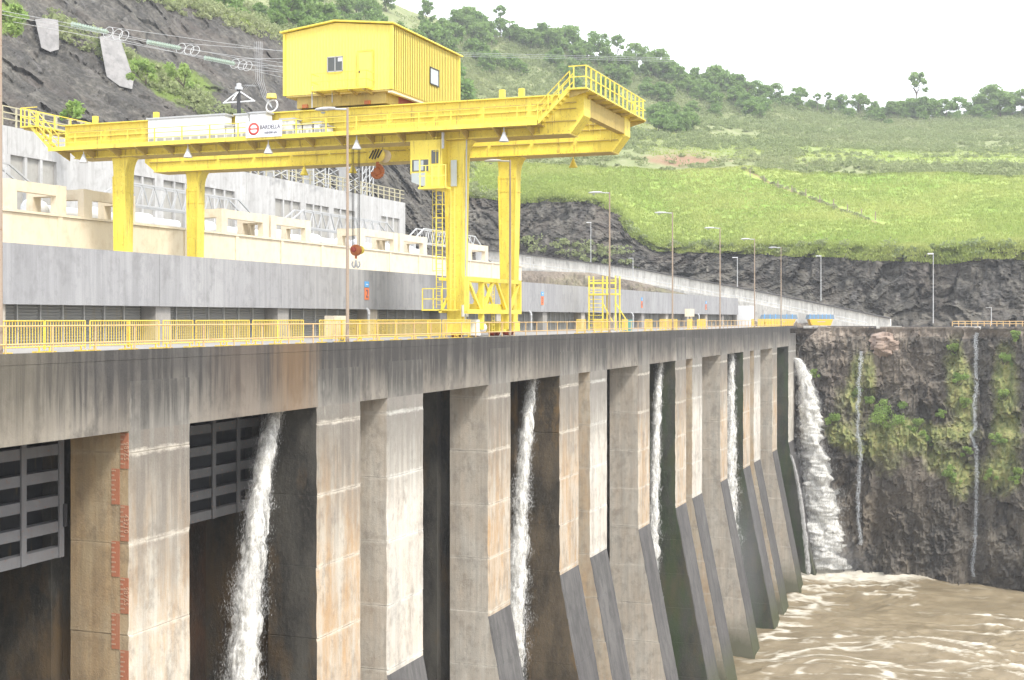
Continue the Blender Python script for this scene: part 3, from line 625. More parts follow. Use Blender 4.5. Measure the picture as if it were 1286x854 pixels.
# staff gauge painted on the tan pier side
gg = thing('staff_gauge', (-32.3, 43.08, -20), 'red stepped water level gauge painted on the tan side of the leftmost pier', 'gauge')
def text_mesh(txt, size, depth=.01):
    c = bpy.data.curves.new('t', 'FONT'); c.body = txt; c.size = size; c.extrude = depth; c.align_x = 'CENTER'; c.align_y = 'CENTER'; c.resolution_u = 3
    o = bpy.data.objects.new('t', c); COL.objects.link(o); me = bpy.data.meshes.new_from_object(o.evaluated_get(bpy.context.evaluated_depsgraph_get()))
    bpy.data.objects.remove(o); return me
def text(txt, size, loc, rot, m, parent, name='lettering', sx=1.0, bold=0):
    me = text_mesh(txt, size); me.materials.clear(); me.materials.append(m); o = link(name, me, parent)
    o.location = Vector(loc) - parent_loc(parent); o.rotation_euler = rot; o.scale = (sx, 1, 1); return o
z = -3.21; right = True; gi = 0
while z > -38:
    x0, x1 = (-32.40, -32.0) if right else (-32.82, -32.42)
    m = MB().box(x0, x1 - .02, 43.075, 43.09, z - 1.40, z)
    m.build('gauge_mark', m_gauge, gg)
    t = MB()
    for q in range(7): t.box(x0 + .0, x0 + (.13 if q % 2 else .2), 43.066, 43.074, z - .10 - q * .19, z - .04 - q * .19)
    t.build('tick_marks', m_gaugew, gg, kind='stuff')
    if right and gi < 6:
        text(['98765', '43210', '98765'][gi // 2 % 3], .30, (x0 + .26, 43.066, z - .72), (math.pi/2, math.pi/2, 0), m_gaugew, gg, 'numerals')
    z -= 1.42; right = not right; gi += 1

# ------------------------------------------------------------------ deck furniture
hr = thing('handrail', (XS - .12, 120, 0), 'faded orange yellow pipe handrail along the outer edge of the dam deck', 'railing')
y = 22.0; pm = MB().tube((XS - .12, 0, 0), (XS - .12, 0, 1.0), .035, n=6)
pme = None
while y < 219.5:
    if pme is None:
        o = MB().tube((XS - .12, y, 0), (XS - .12, y, 1.0), .035, n=6).build('post', m_rail, hr); pme = o.data; yb0 = y
    else:
        o = link('post', pme, hr); o.location = (0, y - yb0, 0)
    y += 2.4
for zz in (1.0, .36):
    MB().tube((XS - .12, 22, zz), (XS - .12, 219.4, zz), .035, n=6).build('rail', m_rail, hr)
# crowd barriers
def barrier(name='crowd_barrier', L=2.3, Hh=1.18, nb=15):
    b = thing(name, (0, 0, 0), 'yellow barred barrier', 'barrier', 'yellow barred barriers standing along the deck')
    fr_ = MB(); fr_.tube((0, 0, .12), (0, 0, Hh), .028).tube((0, L, .12), (0, L, Hh), .028).tube((0, 0, Hh), (0, L, Hh), .028).tube((0, 0, .22), (0, L, .22), .025)
    fr_.build('frame', m_barr, b)
    me0 = None
    for i in range(1, nb):
        yy = L * i / nb
        if me0 is None: o = MB().tube((0, yy, .22), (0, yy, Hh), .016, n=5, cap=False).build('bar', m_barr, b); me0 = o.data; y0_ = yy
        else: o = link('bar', me0, b); o.location = (0, yy - y0_, 0)
    for yy in (.25, L - .25): MB().bar((-.3, yy, .03), (.3, yy, .03), .06, .06).bar((0, yy, .03), (0, yy, .22), .05, .05).build('foot', m_barr, b)
    return b
ORD = ['first','second','third','fourth','fifth','sixth','seventh','eighth','ninth','tenth','eleventh','twelfth','thirteenth']
bar0 = barrier(); CH.clear()
row1 = [37.4 + 2.36 * i for i in range(9)]; row2 = [60.6 + 2.28 * i for i in range(9)]
row3 = [104.2, 109.5, 112.0, 118.5, 127.0, 132.5, 135.0, 137.8, 146.0, 150.5, 153.0]
row4 = [186.0, 190.5, 195.0, 198, 201, 204, 207, 210, 213]
first = True
for r_i, row in enumerate((row1, row2, row3, row4)):
    for i, y in enumerate(row):
        side = ['in the long left row', 'in the row left of the crane leg', 'in the sparse row beyond the crane', 'in the far dam end group'][r_i]
        lab = 'yellow barrier, %s from the left %s' % (ORD[i], side)
        xx = -33.15 + U(-.12, .12); 
        if first: o = bar0; o.location = (xx, y, 0); tag(o, lab); first = False
        else: o = dup(bar0, (xx, y, 0), label=lab)
        o.rotation_euler = (0, 0, U(-.07, .07))
# lamp poles
def lamp_pole():
    p = thing('lamp_pole', (0, 0, 0), 'tall brown lamp pole', 'lamp pole', 'tall lamp poles along the dam edge')
    MB().tube((0, 0, 0), (0, 0, 12.4), 0.095, .06, n=10).build('pole', m_pole, p)
    MB().box(-.16, .16, -.16, .16, 0, .04).build('base_plate', m_pole, p)
    MB().tube((0, 0, 12.3), (-.75, 0, 12.36), .055).build('arm', m_galv, p)
    m = MB(); prof = [(-1.95, .03, .02), (-1.8, .16, .09), (-1.4, .23, .13), (-1.0, .20, .11), (-.7, .10, .08)]
    vs = []; n = 8
    for (x, w, h) in prof:
        for i in range(n): a = 2 * math.pi * i / n; vs.append((x, w * math.cos(a), 12.38 + h * math.sin(a) * (1.0 if math.sin(a) > 0 else .6)))
    m.add(vs, [(k*n+i, k*n+(i+1) % n, (k+1)*n+(i+1) % n, (k+1)*n+i) for k in range(len(prof)-1) for i in range(n)], True); m.build('lamp_head', m_galv, p)
    MB().lathe((-1.45, 0, 12.24), [(0, -.1), (.1, -.07), (.14, 0)], 8).build('lens', m_glassl, p)
    return p
lp0 = lamp_pole(); CH.clear()
plab = ['tall brown lamp pole cut by the left edge of the picture', 'tall brown lamp pole before the yellow crane girder, behind the nearest pale cabinet', 'tall brown lamp pole beside the right crane leg and yellow truss',
        'tall lamp pole crossing the yellow scaffold stair and the dark cliff', 'tall lamp pole just left of the small cream box on a post', 'tall lamp pole crossing the far end of the grey parapet', 'tall lamp pole beside the white kiosk past the parapet', 'farthest tall lamp pole, before the blue and yellow skips']
for i, y in enumerate([36.4, 62.1, 86.6, 111.6, 135.2, 160, 184, 207.5]):
    if i == 0: lp0.location = (XS - .35, y, 0); tag(lp0, plab[0])
    else: dup(lp0, (XS - .35, y, 0), label=plab[i])
# small white street lamps on the ramp and the yard
def street_lamp():
    p = thing('street_lamp', (0, 0, 0), 'white street lamp', 'street lamp', 'pale street lamps along the ramp and yard')
    MB().tube((0, 0, 0), (0, 0, 1), .014, .010, n=8).build('pole', m_galv, p); MB().box(-.16, .01, -.02, .02, .985, 1.003).build('lamp_head', m_white, p)
    return p
sl0 = street_lamp(); CH.clear(); fs = True
for (u, vt_, vb_, d, lab) in [(742,279,330,283,'pale street lamp standing against the dark cliff above the scaffold stair'), (666,323,353,284,'short pale street lamp just right of the right crane leg'), (795,324,348,268,'short pale street lamp between the two tall poles, below the grassy lip'),
        (926,323,372,258,'pale street lamp above the end of the grey parapet'), (1031,321,378,250,'pale street lamp standing before the middle of the far dark cliff'), (1172,318,406,238,'tallest pale street lamp at the foot of the right cliff'), (1245,386,408,236,'smallest pale street lamp beside the yellow rail at right')]:
    a, b = PX(u, vb_, d), PX(u, vt_, d); h = b.z - a.z
    if fs: o = sl0; o.location = a; o.scale = (h, h, h); tag(o, lab); fs = False
    else: o = dup(sl0, a, scale=h, label=lab)
    o.scale = (6, 6, h)

# ------------------------------------------------------------------ powerhouse front with parapet band and shutters
ph = thing('powerhouse', (-43, 120, 0), 'low powerhouse building with long grey parapet band over louvred grey shutters', 'building')
YE = y_of(928, -42.7)
y = -4.0
def pbox(*a): return MB().box(*a)
shp = None
while y < YE - 1:
    y2 = min(y + 12.83, YE)
    pbox(-43.0, -42.7, y + .015, y2 - .015, 1.93, 4.75).build('parapet_panel', m_band, ph)
    pbox(-44.2, -42.95, y, y + 1.35, 0, 1.95).build('column', m_side if int(y) % 2 else m_deck, ph)
    n = int((y2 - y - 1.35) / 1.62)
    for i in range(n):
        ya = y + 1.37 + i * 1.62
        if shp is None:
            s = MB().box(-43.85, -43.8, ya + .04, ya + 1.54, .05, 2.6)
            for q in range(16): s.add([(-43.8, ya + .06, .1 + q*.15), (-43.8, ya + 1.52, .1 + q*.15), (-43.74, ya + 1.52, .2 + q*.15), (-43.74, ya + .06, .2 + q*.15), (-43.8, ya+.06, .22+q*.15), (-43.8, ya+1.52, .22+q*.15)], [(0,1,2,3), (3,2,5,4)])
            o = s.build('shutter', m_shut, ph); shp = (o.data, ya)
            o2 = MB().box(-43.86, -43.68, ya - .04, ya + .03, 0, 2.6).build('mullion', m_mull, ph); shm = o2.data
        else:
            o = link('shutter', shp[0], ph); o.location = (0, ya - shp[1], 0)
            o = link('mullion', shm, ph); o.location = (0, ya - shp[1], 0)
    y = y2
pbox(-66, -43.01, -4, YE, 2.6, 4.0).build('roof_slab', m_deck, ph)
pbox(-66, -43.9, -4, YE, 0, 2.59).build('inner_wall', m_dark, ph)
pbox(-44.4, -43.005, YE - .3, YE, 0, 2.6).build('end_wall', m_deck, ph)
MB().box(-43.4, -41.0, YE + 1, YE + 5.5, -.2, z_of(384, -42, YE + 1)).build('kiosk', m_white, label='small white kiosk just past the end of the grey parapet', cat='kiosk')
for k, (y, n) in enumerate([(84.9, '2'), (123.4, '3'), (161.9, '4'), (200.4, '5')]):
    s = thing('number_sign', (-42.68, y, 3), ['nearest orange number two sign', 'orange number three sign right of the crane leg', 'orange number four sign right of the scaffold stair', 'farthest orange number five sign'][k] + ' under a small blue plate', 'sign', 'unit number signs on the parapet')
    MB().box(-42.695, -42.66, y - .33, y + .33, 2.62, 3.45).build('orange_plate', m_signo, s)
    MB().box(-42.695, -42.66, y - .33, y + .33, 3.52, 3.92).build('blue_plate', m_signb, s)
    MB().box(-42.655, -42.65, y - .16, y + .16, 3.68, 3.75).build('white_mark', m_signw, s)
    text(n, .82, (-42.65, y, 3.02), (math.pi/2, 0, math.pi/2), m_txt, s, 'numeral', sx=1.0)
# curved white vent pipes on the wall under the parapet
for k, u in enumerate([463, 667, 795, 878]):
    y = y_of(u, -42.4); p = MB(); pts = [(-42.4, y, 0), (-42.4, y, 1.5)] + [(-42.4 - .5 * (1 - math.cos(a)), y + .3 * math.sin(a), 1.5 + .5 * math.sin(a)) for a in (0.4, .8, 1.2, 1.57)]
    p.path(pts, .11, 8); p.build('vent_pipe', m_lgrey, label='bent pale pipe rising to the parapet ' + ['below sign two', 'just left of sign three', 'just left of sign four', 'just left of sign five'][k], cat='pipe', group='bent pipes under the parapet')
# yellow scaffold stair
sc_y = 133.0; st = thing('access_stair', (-39.2, sc_y, 0), 'yellow steel scaffold ladder and platform standing on the deck by the parapet', 'ladder')
xa, xb_, xc = -40.8, -39.3, -37.9
for x in (xa, xb_, xc):
    for dy in (0, 1.6): MB().bar((x, sc_y + dy, 0), (x, sc_y + dy, 5.75), .13, .13).build('post', m_yel, st)
for x in (xa + .25, xb_ - .2):
    pass
for q in range(11): MB().bar((xa, sc_y - .02, .35 + q * .42), (xb_, sc_y - .02, .35 + q * .42), .06, .06).build('rung', m_yel, st)
MB().box(xa, xc + .1, sc_y - .1, sc_y + 1.7, 3.75, 3.9).build('platform', m_yel, st)
for zz in (4.4, 5.0, 5.3): MB().bar((xa, sc_y - .03, zz), (xc, sc_y - .03, zz), .09 if zz < 5.2 else .05, .2 if zz == 5.0 else .07).build('rail', m_yel, st)
for (x, q) in ((xb_, 1.1), (xc, 1.3)): MB().bar((x, sc_y, 2.9), (x + q, sc_y, .9), .1, .1).build('brace', m_yel, st)
MB().box(-36.6, -35.9, 131.6, 132.3, 0, 1.15).build('waste_bin', m_teal, label='small teal bin beside the foot of the yellow scaffold stair', cat='bin')
ca, cbb = y_of(418, -33.6), y_of(437, -33.6); cm = (ca + cbb) / 2
cb = thing('control_cabinet', (-33.9, cm, 0), 'pale beige control cabinet behind the handrail just left of the lamp pole', 'cabinet')
MB().box(-34.1, -33.6, ca, cbb, .25, 1.42).build('body', m_deck2, cb); MB().box(-33.6, -33.58, ca + .04, cm - .02, .3, 1.37).build('door', m_deck2, cb); MB().box(-33.6, -33.58, cm + .02, cbb - .04, .3, 1.37).build('door', m_deck2, cb)
for q_ in (ca + .05, cbb - .15): MB().box(-34, -33.7, q_, q_ + .1, 0, .25).build('leg', m_galv, cb)
cb = thing('control_cabinet', (-34.5, 142, 0), 'small cream box on a post near the number 4 sign', 'cabinet')
yq = y_of(866, -34.5); MB().box(-34.8, -34.2, yq - 1.2, yq + 1.2, 1.5, 2.4).build('body', m_cream, cb); MB().box(-34.6, -34.4, yq + .7, yq + 1.0, 0, 1.5).build('post', m_cream, cb)

# ------------------------------------------------------------------ cream wall with concrete frames, pipes, trusses, intake wall
cw = thing('cream_wall', (-66, 90, 4), 'long cream painted concrete wall with box frames on top, behind the grey parapet', 'wall')
y = 40.0; YC = y_of(655, -66)
i = 0
while y < YC:
    y2 = min(y + 8.1, YC); pbox(-66.5, -66, y + .02, y2 - .02, 3.9, 8.85).build('wall_panel', m_cream, cw)
    pbox(-66.55, -65.9, y - .25, y + .25, 3.9, 8.86).build('pilaster', m_cream, cw); y = y2; i += 1
pbox(-66.7, -65.85, 40, YC, 8.87, 9.05).build('coping', m_cream, cw); pbox(-66.6, -65.9, 40, YC, 6.3, 6.36).build('ledge', m_cream, cw)
for (ya, yb) in ((74.9, 81.2), (83.2, 89.6), (102.2, 110.4), (110.8, 118.6), (129.8, 139.2), (139.8, 147.5), (161, 168)):
    f = MB(); f.box(-66.5, -65.95, ya, ya + 1.0, 9.06, 11.2).box(-66.5, -65.95, yb - 1.1, yb, 9.06, 11.2).box(-66.48, -65.97, ya + 1.001, yb - 1.101, 10.4, 11.17)
    for y_ in (ya, yb - .9): f.box(-68.3, -66.501, y_ + .02, y_ + .88, 10.4, 11.17).box(-68.9, -68.301, y_, y_ + .9, 9.0, 11.2)
    f.build('box_frame', m_cream, cw)
for k, (ya, yb, lab) in enumerate(((84, 104, 'left white pipe run with round flanges behind the cream wall'), (108, 137, 'middle white pipe run with round flanges behind the cream wall'), (140, 160, 'far white pipe run behind the right part of the cream wall'))):
    t = thing('pipe_run', (-72, ya, 4), lab, 'pipe', 'white pipe runs'); MB().tube((-72, ya, 9.9), (-72, yb, 9.9), .5, n=16).build('pipe', m_white, t)
    for q in range(int((yb - ya) / 7) + 1):
        MB().lathe((-72, ya + q * 7, 9.9), [(.5, 0), (.8, .1), (.8, 1.6), (.5, 1.7)], 14, 'y').build('flange', m_white, t)
    for q in range(4): MB().box(-72.3, -71.7, ya + 1 + q * 5, ya + 1.4 + q * 5, 3.9, 9.5).build('support', m_lgrey, t)
for (ya, yb, lab) in ((62, 90.5, 'leftmost grey lattice boom with slanted end before the intake wall'), (98.5, 125, 'grey lattice boom seen between the two left crane legs'), (131, 161, 'grey lattice boom in the middle, left of the small hook'), (165, 192, 'pale lattice boom at the end of the intake wall, left of the crane cab ladder')):
    t = thing('lattice_boom', (-76, ya, 11.8), lab, 'boom', 'lattice booms before the intake wall'); mm = m_galv if ya > 160 else m_lgrey
    n = 10; L = yb - ya; zb, zt_ = 11.9, 13.9
    for dx in (0, 1.2):
        MB().bar((-76 - dx, ya, zb), (-76 - dx, yb, zb), .16, .16).build('chord', mm, t); MB().bar((-76 - dx, ya + 4, zt_), (-76 - dx, yb - 4, zt_), .14, .14).build('chord', mm, t)
        MB().bar((-76 - dx, ya, zb), (-76 - dx, ya + 4, zt_), .15, .15).build('end_strut', mm, t); MB().bar((-76 - dx, yb, zb), (-76 - dx, yb - 4, zt_), .15, .15).build('end_strut', mm, t)
        for q in range(n):
            y0, y1 = ya + 4 + (L - 8) * q / n, ya + 4 + (L - 8) * (q + 1) / n; ym = (y0 + y1) / 2
            MB().bar((-76 - dx, y0, zt_), (-76 - dx, ym, zb), .07, .07).build('lattice', mm, t); MB().bar((-76 - dx, ym, zb), (-76 - dx, y1, zt_), .07, .07).build('lattice', mm, t)
    for yy in (ya + 1, yb - 1): MB().box(-77, -76, yy - .2, yy + .2, 3.9, 11.8).build('support', mm, t)
# intake wall
iw = thing('intake_wall', (-88, 100, 4), 'tall pale grey concrete intake wall with recessed panels behind the crane', 'wall'); YI = y_of(509, -88); ZI = 19.45
groups = [100.4, 116.6, 124.7, 132.8, 148.9, 156.9, 164.8, 179.9]
pbox(-96, -88, 30, YI, 3.5, 8.0).build('wall_base', m_grey, iw)
pbox(-96, -88.35, 30, YI - .05, 8.0, 16.8).build('recess_back', m_niche, iw)
prev = 30.0
for gy in groups:
    pbox(-88.34, -88, prev, gy, 8.0, 16.8).build('pilaster', m_grey, iw)
    for q in (1, 2): pbox(-88.34, -88.04, gy + q * 2.17 - .17, gy + q * 2.17 + .17, 8.0, 16.8).build('mullion', m_grey, iw)
    prev = gy + 6.5
pbox(-88.34, -88, prev, YI, 8.0, 16.8).build('pilaster', m_grey, iw)
y = 30.0
while y < YI:
    y2 = min(y + 14, YI); pbox(-96, -88, y + .015, y2 - .015, 16.8, ZI).build('wall_head', m_grey, iw); y = y2
ir = thing('intake_railing', (-88.2, 120, ZI), 'old yellow grey railing along the top of the pale intake wall', 'railing'); y = 90.0; o0 = None
while y < YI:
    if o0 is None: o = MB().bar((-88.2, y, ZI), (-88.2, y, ZI + 1.9), .14, .14).build('post', m_railold, ir); o0 = (o.data, y)
    else: o = link('post', o0[0], ir); o.location = (0, y - o0[1], 0)
    y += 1.9
for zz in (.7, 1.3, 1.88): MB().bar((-88.2, 90, ZI + zz), (-88.2, YI, ZI + zz), .1, .1).build('rail', m_railold, ir)
for k, u in enumerate([338, 388, 432]):
    y = y_of(u, -89); t = thing('vent_stack', (-89, y, ZI), ['white capped stack in a lattice frame, nearest of three on the intake wall', 'white capped stack in a lattice frame, middle one on the intake wall', 'white capped stack in a lattice frame, farthest one on the intake wall'][k], 'stack', 'white stacks on the intake wall')
    MB().lathe((-89, y, ZI - .3), [(0, 0), (.75, 0), (.75, 3.7), (1.2, 3.75), (1.2, 4.3), (0, 4.5)], 14).build('stack', m_white, t)
    for dx in (-1.7, 1.7):
        for dy in (-1.7, 1.7): MB().bar((-89 + dx, y + dy, ZI), (-89 + dx * .9, y + dy, ZI + 3.6), .12, .12).build('leg', m_galv, t)
        for q in range(3): MB().bar((-89 + dx, y - 1.7, ZI + q * 1.2), (-89 + dx, y + 1.7, ZI + 1.2 + q * 1.2), .08, .08).bar((-89 + dx, y + 1.7, ZI + q * 1.2), (-89 + dx, y - 1.7, ZI + 1.2 + q * 1.2), .08, .08).build('lattice', m_galv, t)
y = y_of(462, -89); t = thing('lattice_mast', (-89, y, ZI), 'slim white lattice mast at the far end of the intake wall', 'mast')
for dx in (-.6, .6):
    for dy in (-.6, .6): MB().bar((-89 + dx, y + dy, ZI), (-89 + dx, y + dy, ZI + 6.6), .12, .12).build('leg', m_galv, t)
    for q in range(6): MB().bar((-89 + dx, y - .6, ZI + q * 1.1), (-89 + dx, y + .6, ZI + 1.1 + q * 1.1), .07, .07).build('lattice', m_galv, t)
for q in range(6): MB().bar((-89.6, y - .6, ZI + q * 1.1), (-88.4, y - .6, ZI + 1.1 + q * 1.1), .07, .07).build('lattice', m_galv, t)
# shelf of ground behind the powerhouse so that buildings stand on something
MB().box(-140, -66.01, -4, 215, -2, 3.9).build('upper_yard', m_deck, kind='structure')
MB().box(-66, -41.2, YE, 300, -2, -.35).build('service_road', m_deck, kind='structure')
MB().add([(-140, 215, 3.9), (-66, 215, 3.9), (-66, 275, 0), (-140, 275, 0)], [(0,1,2,3)]).build('side_road', m_deck, kind='structure')

# ------------------------------------------------------------------ gantry crane
cr = thing('gantry_crane', (-48, 88, 0), 'huge yellow double girder gantry crane straddling the powerhouse', 'crane')
ZB, ZT = 13.5, 15.95; XL, XR = -67.2, -25.7
def girder(ya, yb):
    g = MB(); P = [(XL + 1.0, ZB), (XR - .85, ZB), (XR, ZB + 1.1), (XR, ZT), (XL, ZT), (XL, ZB + .8)]
    g.prism(P, ya, yb); o = g.build('main_girder', m_yel, cr)
    f = MB(); f.box(XL - .1, XR + .1, ya - .25, yb + .25, ZT + .001, ZT + .08); f.box(XL + 1.0, XR - .9, ya - .2, yb + .2, ZB - .08, ZB - .001); f.build('flange', m_yel, cr); MB().box(XL + 1.2, XR - 1.1, ya - .19, yb + .19, ZB - .10, ZB - .081).build('underside_plate', m_yeld, cr)  # underside_plate carries underside shade in its darker yellow
    for zz in (ZB + .75, ZB + 1.55, ZT - .5):
        x = XL + .5
        while x < XR - 3: MB().box(x, x + 3.1, ya - .14, ya - .001, zz, zz + .05).build('stiffener', m_yeld, cr); x += 3.4  # dark yellow paints the stiffeners' shadow lines onto the web
    MB().bar((XL + .5, (ya+yb)/2, ZT + .13), (XR - .5, (ya+yb)/2, ZT + .13), .12, .1).build('rail', m_dark, cr)
girder(82.6, 84.1); girder(92.6, 94.1)
MB().box(XR - .55, XR - .02, 84.11, 92.59, ZT - 1.25, ZT - .1).build('end_beam', m_yeld, cr); MB().box(XL + .2, XL + .7, 84.11, 92.59, ZT - 1.2, ZT - .1).build('end_beam', m_yel, cr)
for yy in (85.5, 88, 90.5): MB().box(XR - .52, XR - .5, yy, yy + .1, ZT - 2.0, ZT - 1.3).build('hanger', m_yel, cr)
def leg(xc, yc, zb, name='leg', wt=.70, wb=.45):
    g = MB(); kt = 1.5
    # front outline with curved knees to the girder
    pts = [(xc - wb, zb), (xc + wb, zb), (xc + wt, ZB - kt)]
    for a in (15, 35, 55, 75, 90): pts.append((xc + wt + .6 * (1 - math.cos(math.radians(a))), ZB - kt + (kt - .08) * math.sin(math.radians(a))))
    for a in (90, 75, 55, 35, 15): pts.append((xc - wt - .2 * (1 - math.cos(math.radians(a))), ZB - kt + (kt - .08) * math.sin(math.radians(a))))
    pts.append((xc - wt, ZB - kt)); g.prism(pts, yc - .52, yc + .52); g.build(name, m_yel, cr)
    for s_ in (-1, 1):
        e = MB()
        e.bar((xc + s_ * wb, yc - .54, zb), (xc + s_ * wt, yc - .54, ZB - kt), .09, .09); e.build('leg_flange', m_yel, cr)
    for zz in (ZB - kt - .2, ZB - kt - 1.2): MB().box(xc - wt - .02, xc + wt + .02, yc - .55, yc + .55, zz, zz + .05).build('leg_band', m_yel, cr)
leg(-35.0, 83.35, 1.0); leg(-34.9, 93.35, 1.0); leg(-62.4, 83.35, 4.6, wt=.54, wb=.42); leg(-62.7, 93.35, 4.6, wt=.52, wb=.40)
for yy in (83.35, 93.35):
    for x in (-62.5,): MB().box(x - .7, x + .7, yy - 1.2, yy + 1.2, 4.0, 4.6).build('bogie', m_yel, cr)
# sill truss between right legs
TX = -33.75; ty0, ty1, tz0, tz1 = 81.9, 92.4, 1.75, 3.95
for zz in (tz0, tz1): MB().bar((TX, ty0, zz), (TX, ty1, zz), .3, .3).build('truss_chord', m_yel, cr); MB().bar((TX - 1.9, ty0, zz), (TX - 1.9, ty1, zz), .2, .2).build('truss_chord', m_yel, cr)
for yy in (ty0 + .1, ty1 - .1): MB().bar((TX, yy, tz0), (TX, yy, tz1), .28, .28).build('truss_post', m_yel, cr)
q = (ty1 - ty0) / 4
for (ya, za, yb, zb) in ((ty0 + .2, tz1, ty0 + 2.6, tz0), (ty0 + 3.0, tz0, ty0 + 5.0, tz1), (ty0 + 5.6, tz1, ty0 + 7.7, tz0), (ty0 + 8.2, tz0, ty0 + 10.3, tz1)):
    MB().bar((TX, ya, za), (TX, yb, zb), .2, .22).build('truss_diagonal', m_yel, cr); MB().bar((TX - 1.9, yb, za), (TX - 1.9, ya, zb), .14, .14).build('truss_diagonal', m_yel, cr)
for yy in (ty0 + 3.0, ty0 + 8.0): MB().bar((TX - .1, yy, .5), (TX - .1, yy, tz1), .34, .3).build('truss_post', m_yel, cr)
for yy in (83.3, 86.2, 90.3, 93.2):
    MB().box(-35.6, -34.3, yy - .75, yy + .75, .32, 1.05).build('bogie', m_yel, cr)
    for dy in (-.45, .45): MB().lathe((-35.15, yy + dy, .3), [(0, 0), (.3, 0), (.3, .35), (0, .35)], 14, 'x').build('wheel', m_red, cr)
MB().lathe((-34.2, 84.9, .62), [(0, 0), (.36, 0), (.36, 1.1), (.28, 1.15), (.2, 1.5), (0, 1.5)], 14, 'y').build('motor', m_white, cr)
MB().box(-34.6, -33.9, 84.2, 84.9, .1, 1.2).build('motor_box', m_white, cr); MB().box(-34.5, -34.1, 82.9, 83.2, 1.4, 2.2).build('motor_box', m_white, cr)
MB().box(TX - 1.8, TX - .2, ty0 + 4.0, ty0 + 7.5, tz0 + .1, tz0 + .55).build('winch_bed', m_yel, cr)
MB().lathe((TX - 1.0, ty0 + 4.6, tz0 + .8), [(0, 0), (.3, 0), (.3, 1.6), (0, 1.6)], 12, 'y').build('winch_drum', m_yel, cr)
lb = MB().bar((TX - .2, ty0 + 5.3, .3), (TX - .2, ty0 + 5.3, tz1), .05, .05).bar((TX - .2, ty0 + 5.75, .3), (TX - .2, ty0 + 5.75, tz1), .05, .05); lb.build('ladder_side', m_yel, cr)
for q in range(11): MB().bar((TX - .2, ty0 + 5.3, .5 + q * .31), (TX - .2, ty0 + 5.75, .5 + q * .31), .035, .035).build('rung', m_yel, cr)
# small platform cage low on near leg
for (x, yy) in ((-37.0, 82.0), (-36.2, 82.0), (-35.6, 82.0), (-34.6, 82.0)): MB().bar((x, yy, 1.9), (x, yy, 3.3), .06, .06).build('cage_post', m_yel, cr)
for zz in (3.3, 2.6): MB().bar((-37.0, 82.0, zz), (-34.6, 82.0, zz), .06, .06).build('cage_rail', m_yel, cr)
MB().box(-37.05, -34.5, 81.9, 82.7, 1.8, 1.9).build('cage_floor', m_yel, cr)
# walkway with brackets and railing, near side of the near girder
WZK = 14.05; wy0, wy1 = 81.05, 82.59
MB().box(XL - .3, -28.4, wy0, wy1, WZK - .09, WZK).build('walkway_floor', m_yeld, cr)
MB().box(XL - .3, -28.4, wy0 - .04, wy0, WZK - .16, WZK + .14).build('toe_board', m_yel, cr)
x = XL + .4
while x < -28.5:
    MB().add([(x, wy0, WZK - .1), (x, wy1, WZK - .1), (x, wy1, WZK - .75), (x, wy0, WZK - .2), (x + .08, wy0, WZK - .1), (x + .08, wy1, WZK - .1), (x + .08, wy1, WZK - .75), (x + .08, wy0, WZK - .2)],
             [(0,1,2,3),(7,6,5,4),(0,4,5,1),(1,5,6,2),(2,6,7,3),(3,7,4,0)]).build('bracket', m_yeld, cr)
    x += 2.35
x = XL - .2
while x < -28.4: MB().bar((x, wy0 + .03, WZK), (x, wy0 + .03, WZK + 1.12), .075, .075).build('rail_post', m_yel, cr); x += 2.35
for zz in (.42, .78, 1.12): MB().bar((XL - .2, wy0 + .03, WZK + zz), (-28.5, wy0 + .03, WZK + zz), .05, .05).build('handrail', m_yel, cr)
for x in (-65.0, -59.5, -31.8, -30.4): MB().box(x, x + .35, 83.0, 83.3, ZT + .09, ZT + .75).build('stop_bracket', m_yel, cr)
def stair(x0, z0, x1, z1, ya, yb):
    for yy in (ya, yb): MB().bar((x0, yy, z0), (x1, yy, z1), .06, .22).build('stair_stringer', m_yel, cr)
    n = 8
    for q in range(n): t = (q + .5) / n; x, z = x0 + (x1 - x0) * t, z0 + (z1 - z0) * t; MB().box(x - .13, x + .13, ya, yb, z - .02, z + .03).build('tread', m_yel, cr)
    for yy in (ya, yb):
        for q in (0, .33, .66, 1): x, z = x0 + (x1 - x0) * q, z0 + (z1 - z0) * q; MB().bar((x, yy, z), (x, yy, z + 1.15), .06, .06).build('stair_post', m_yel, cr)
        for h in (.6, 1.15): MB().bar((x0, yy, z0 + h), (x1, yy, z1 + h), .05, .05).build('stair_rail', m_yel, cr)
stair(-28.4, WZK, -26.2, ZT + .18, 81.15, 81.95); stair(XL - .1, WZK, XL - 2.2, ZT + .1, 81.15, 81.95)
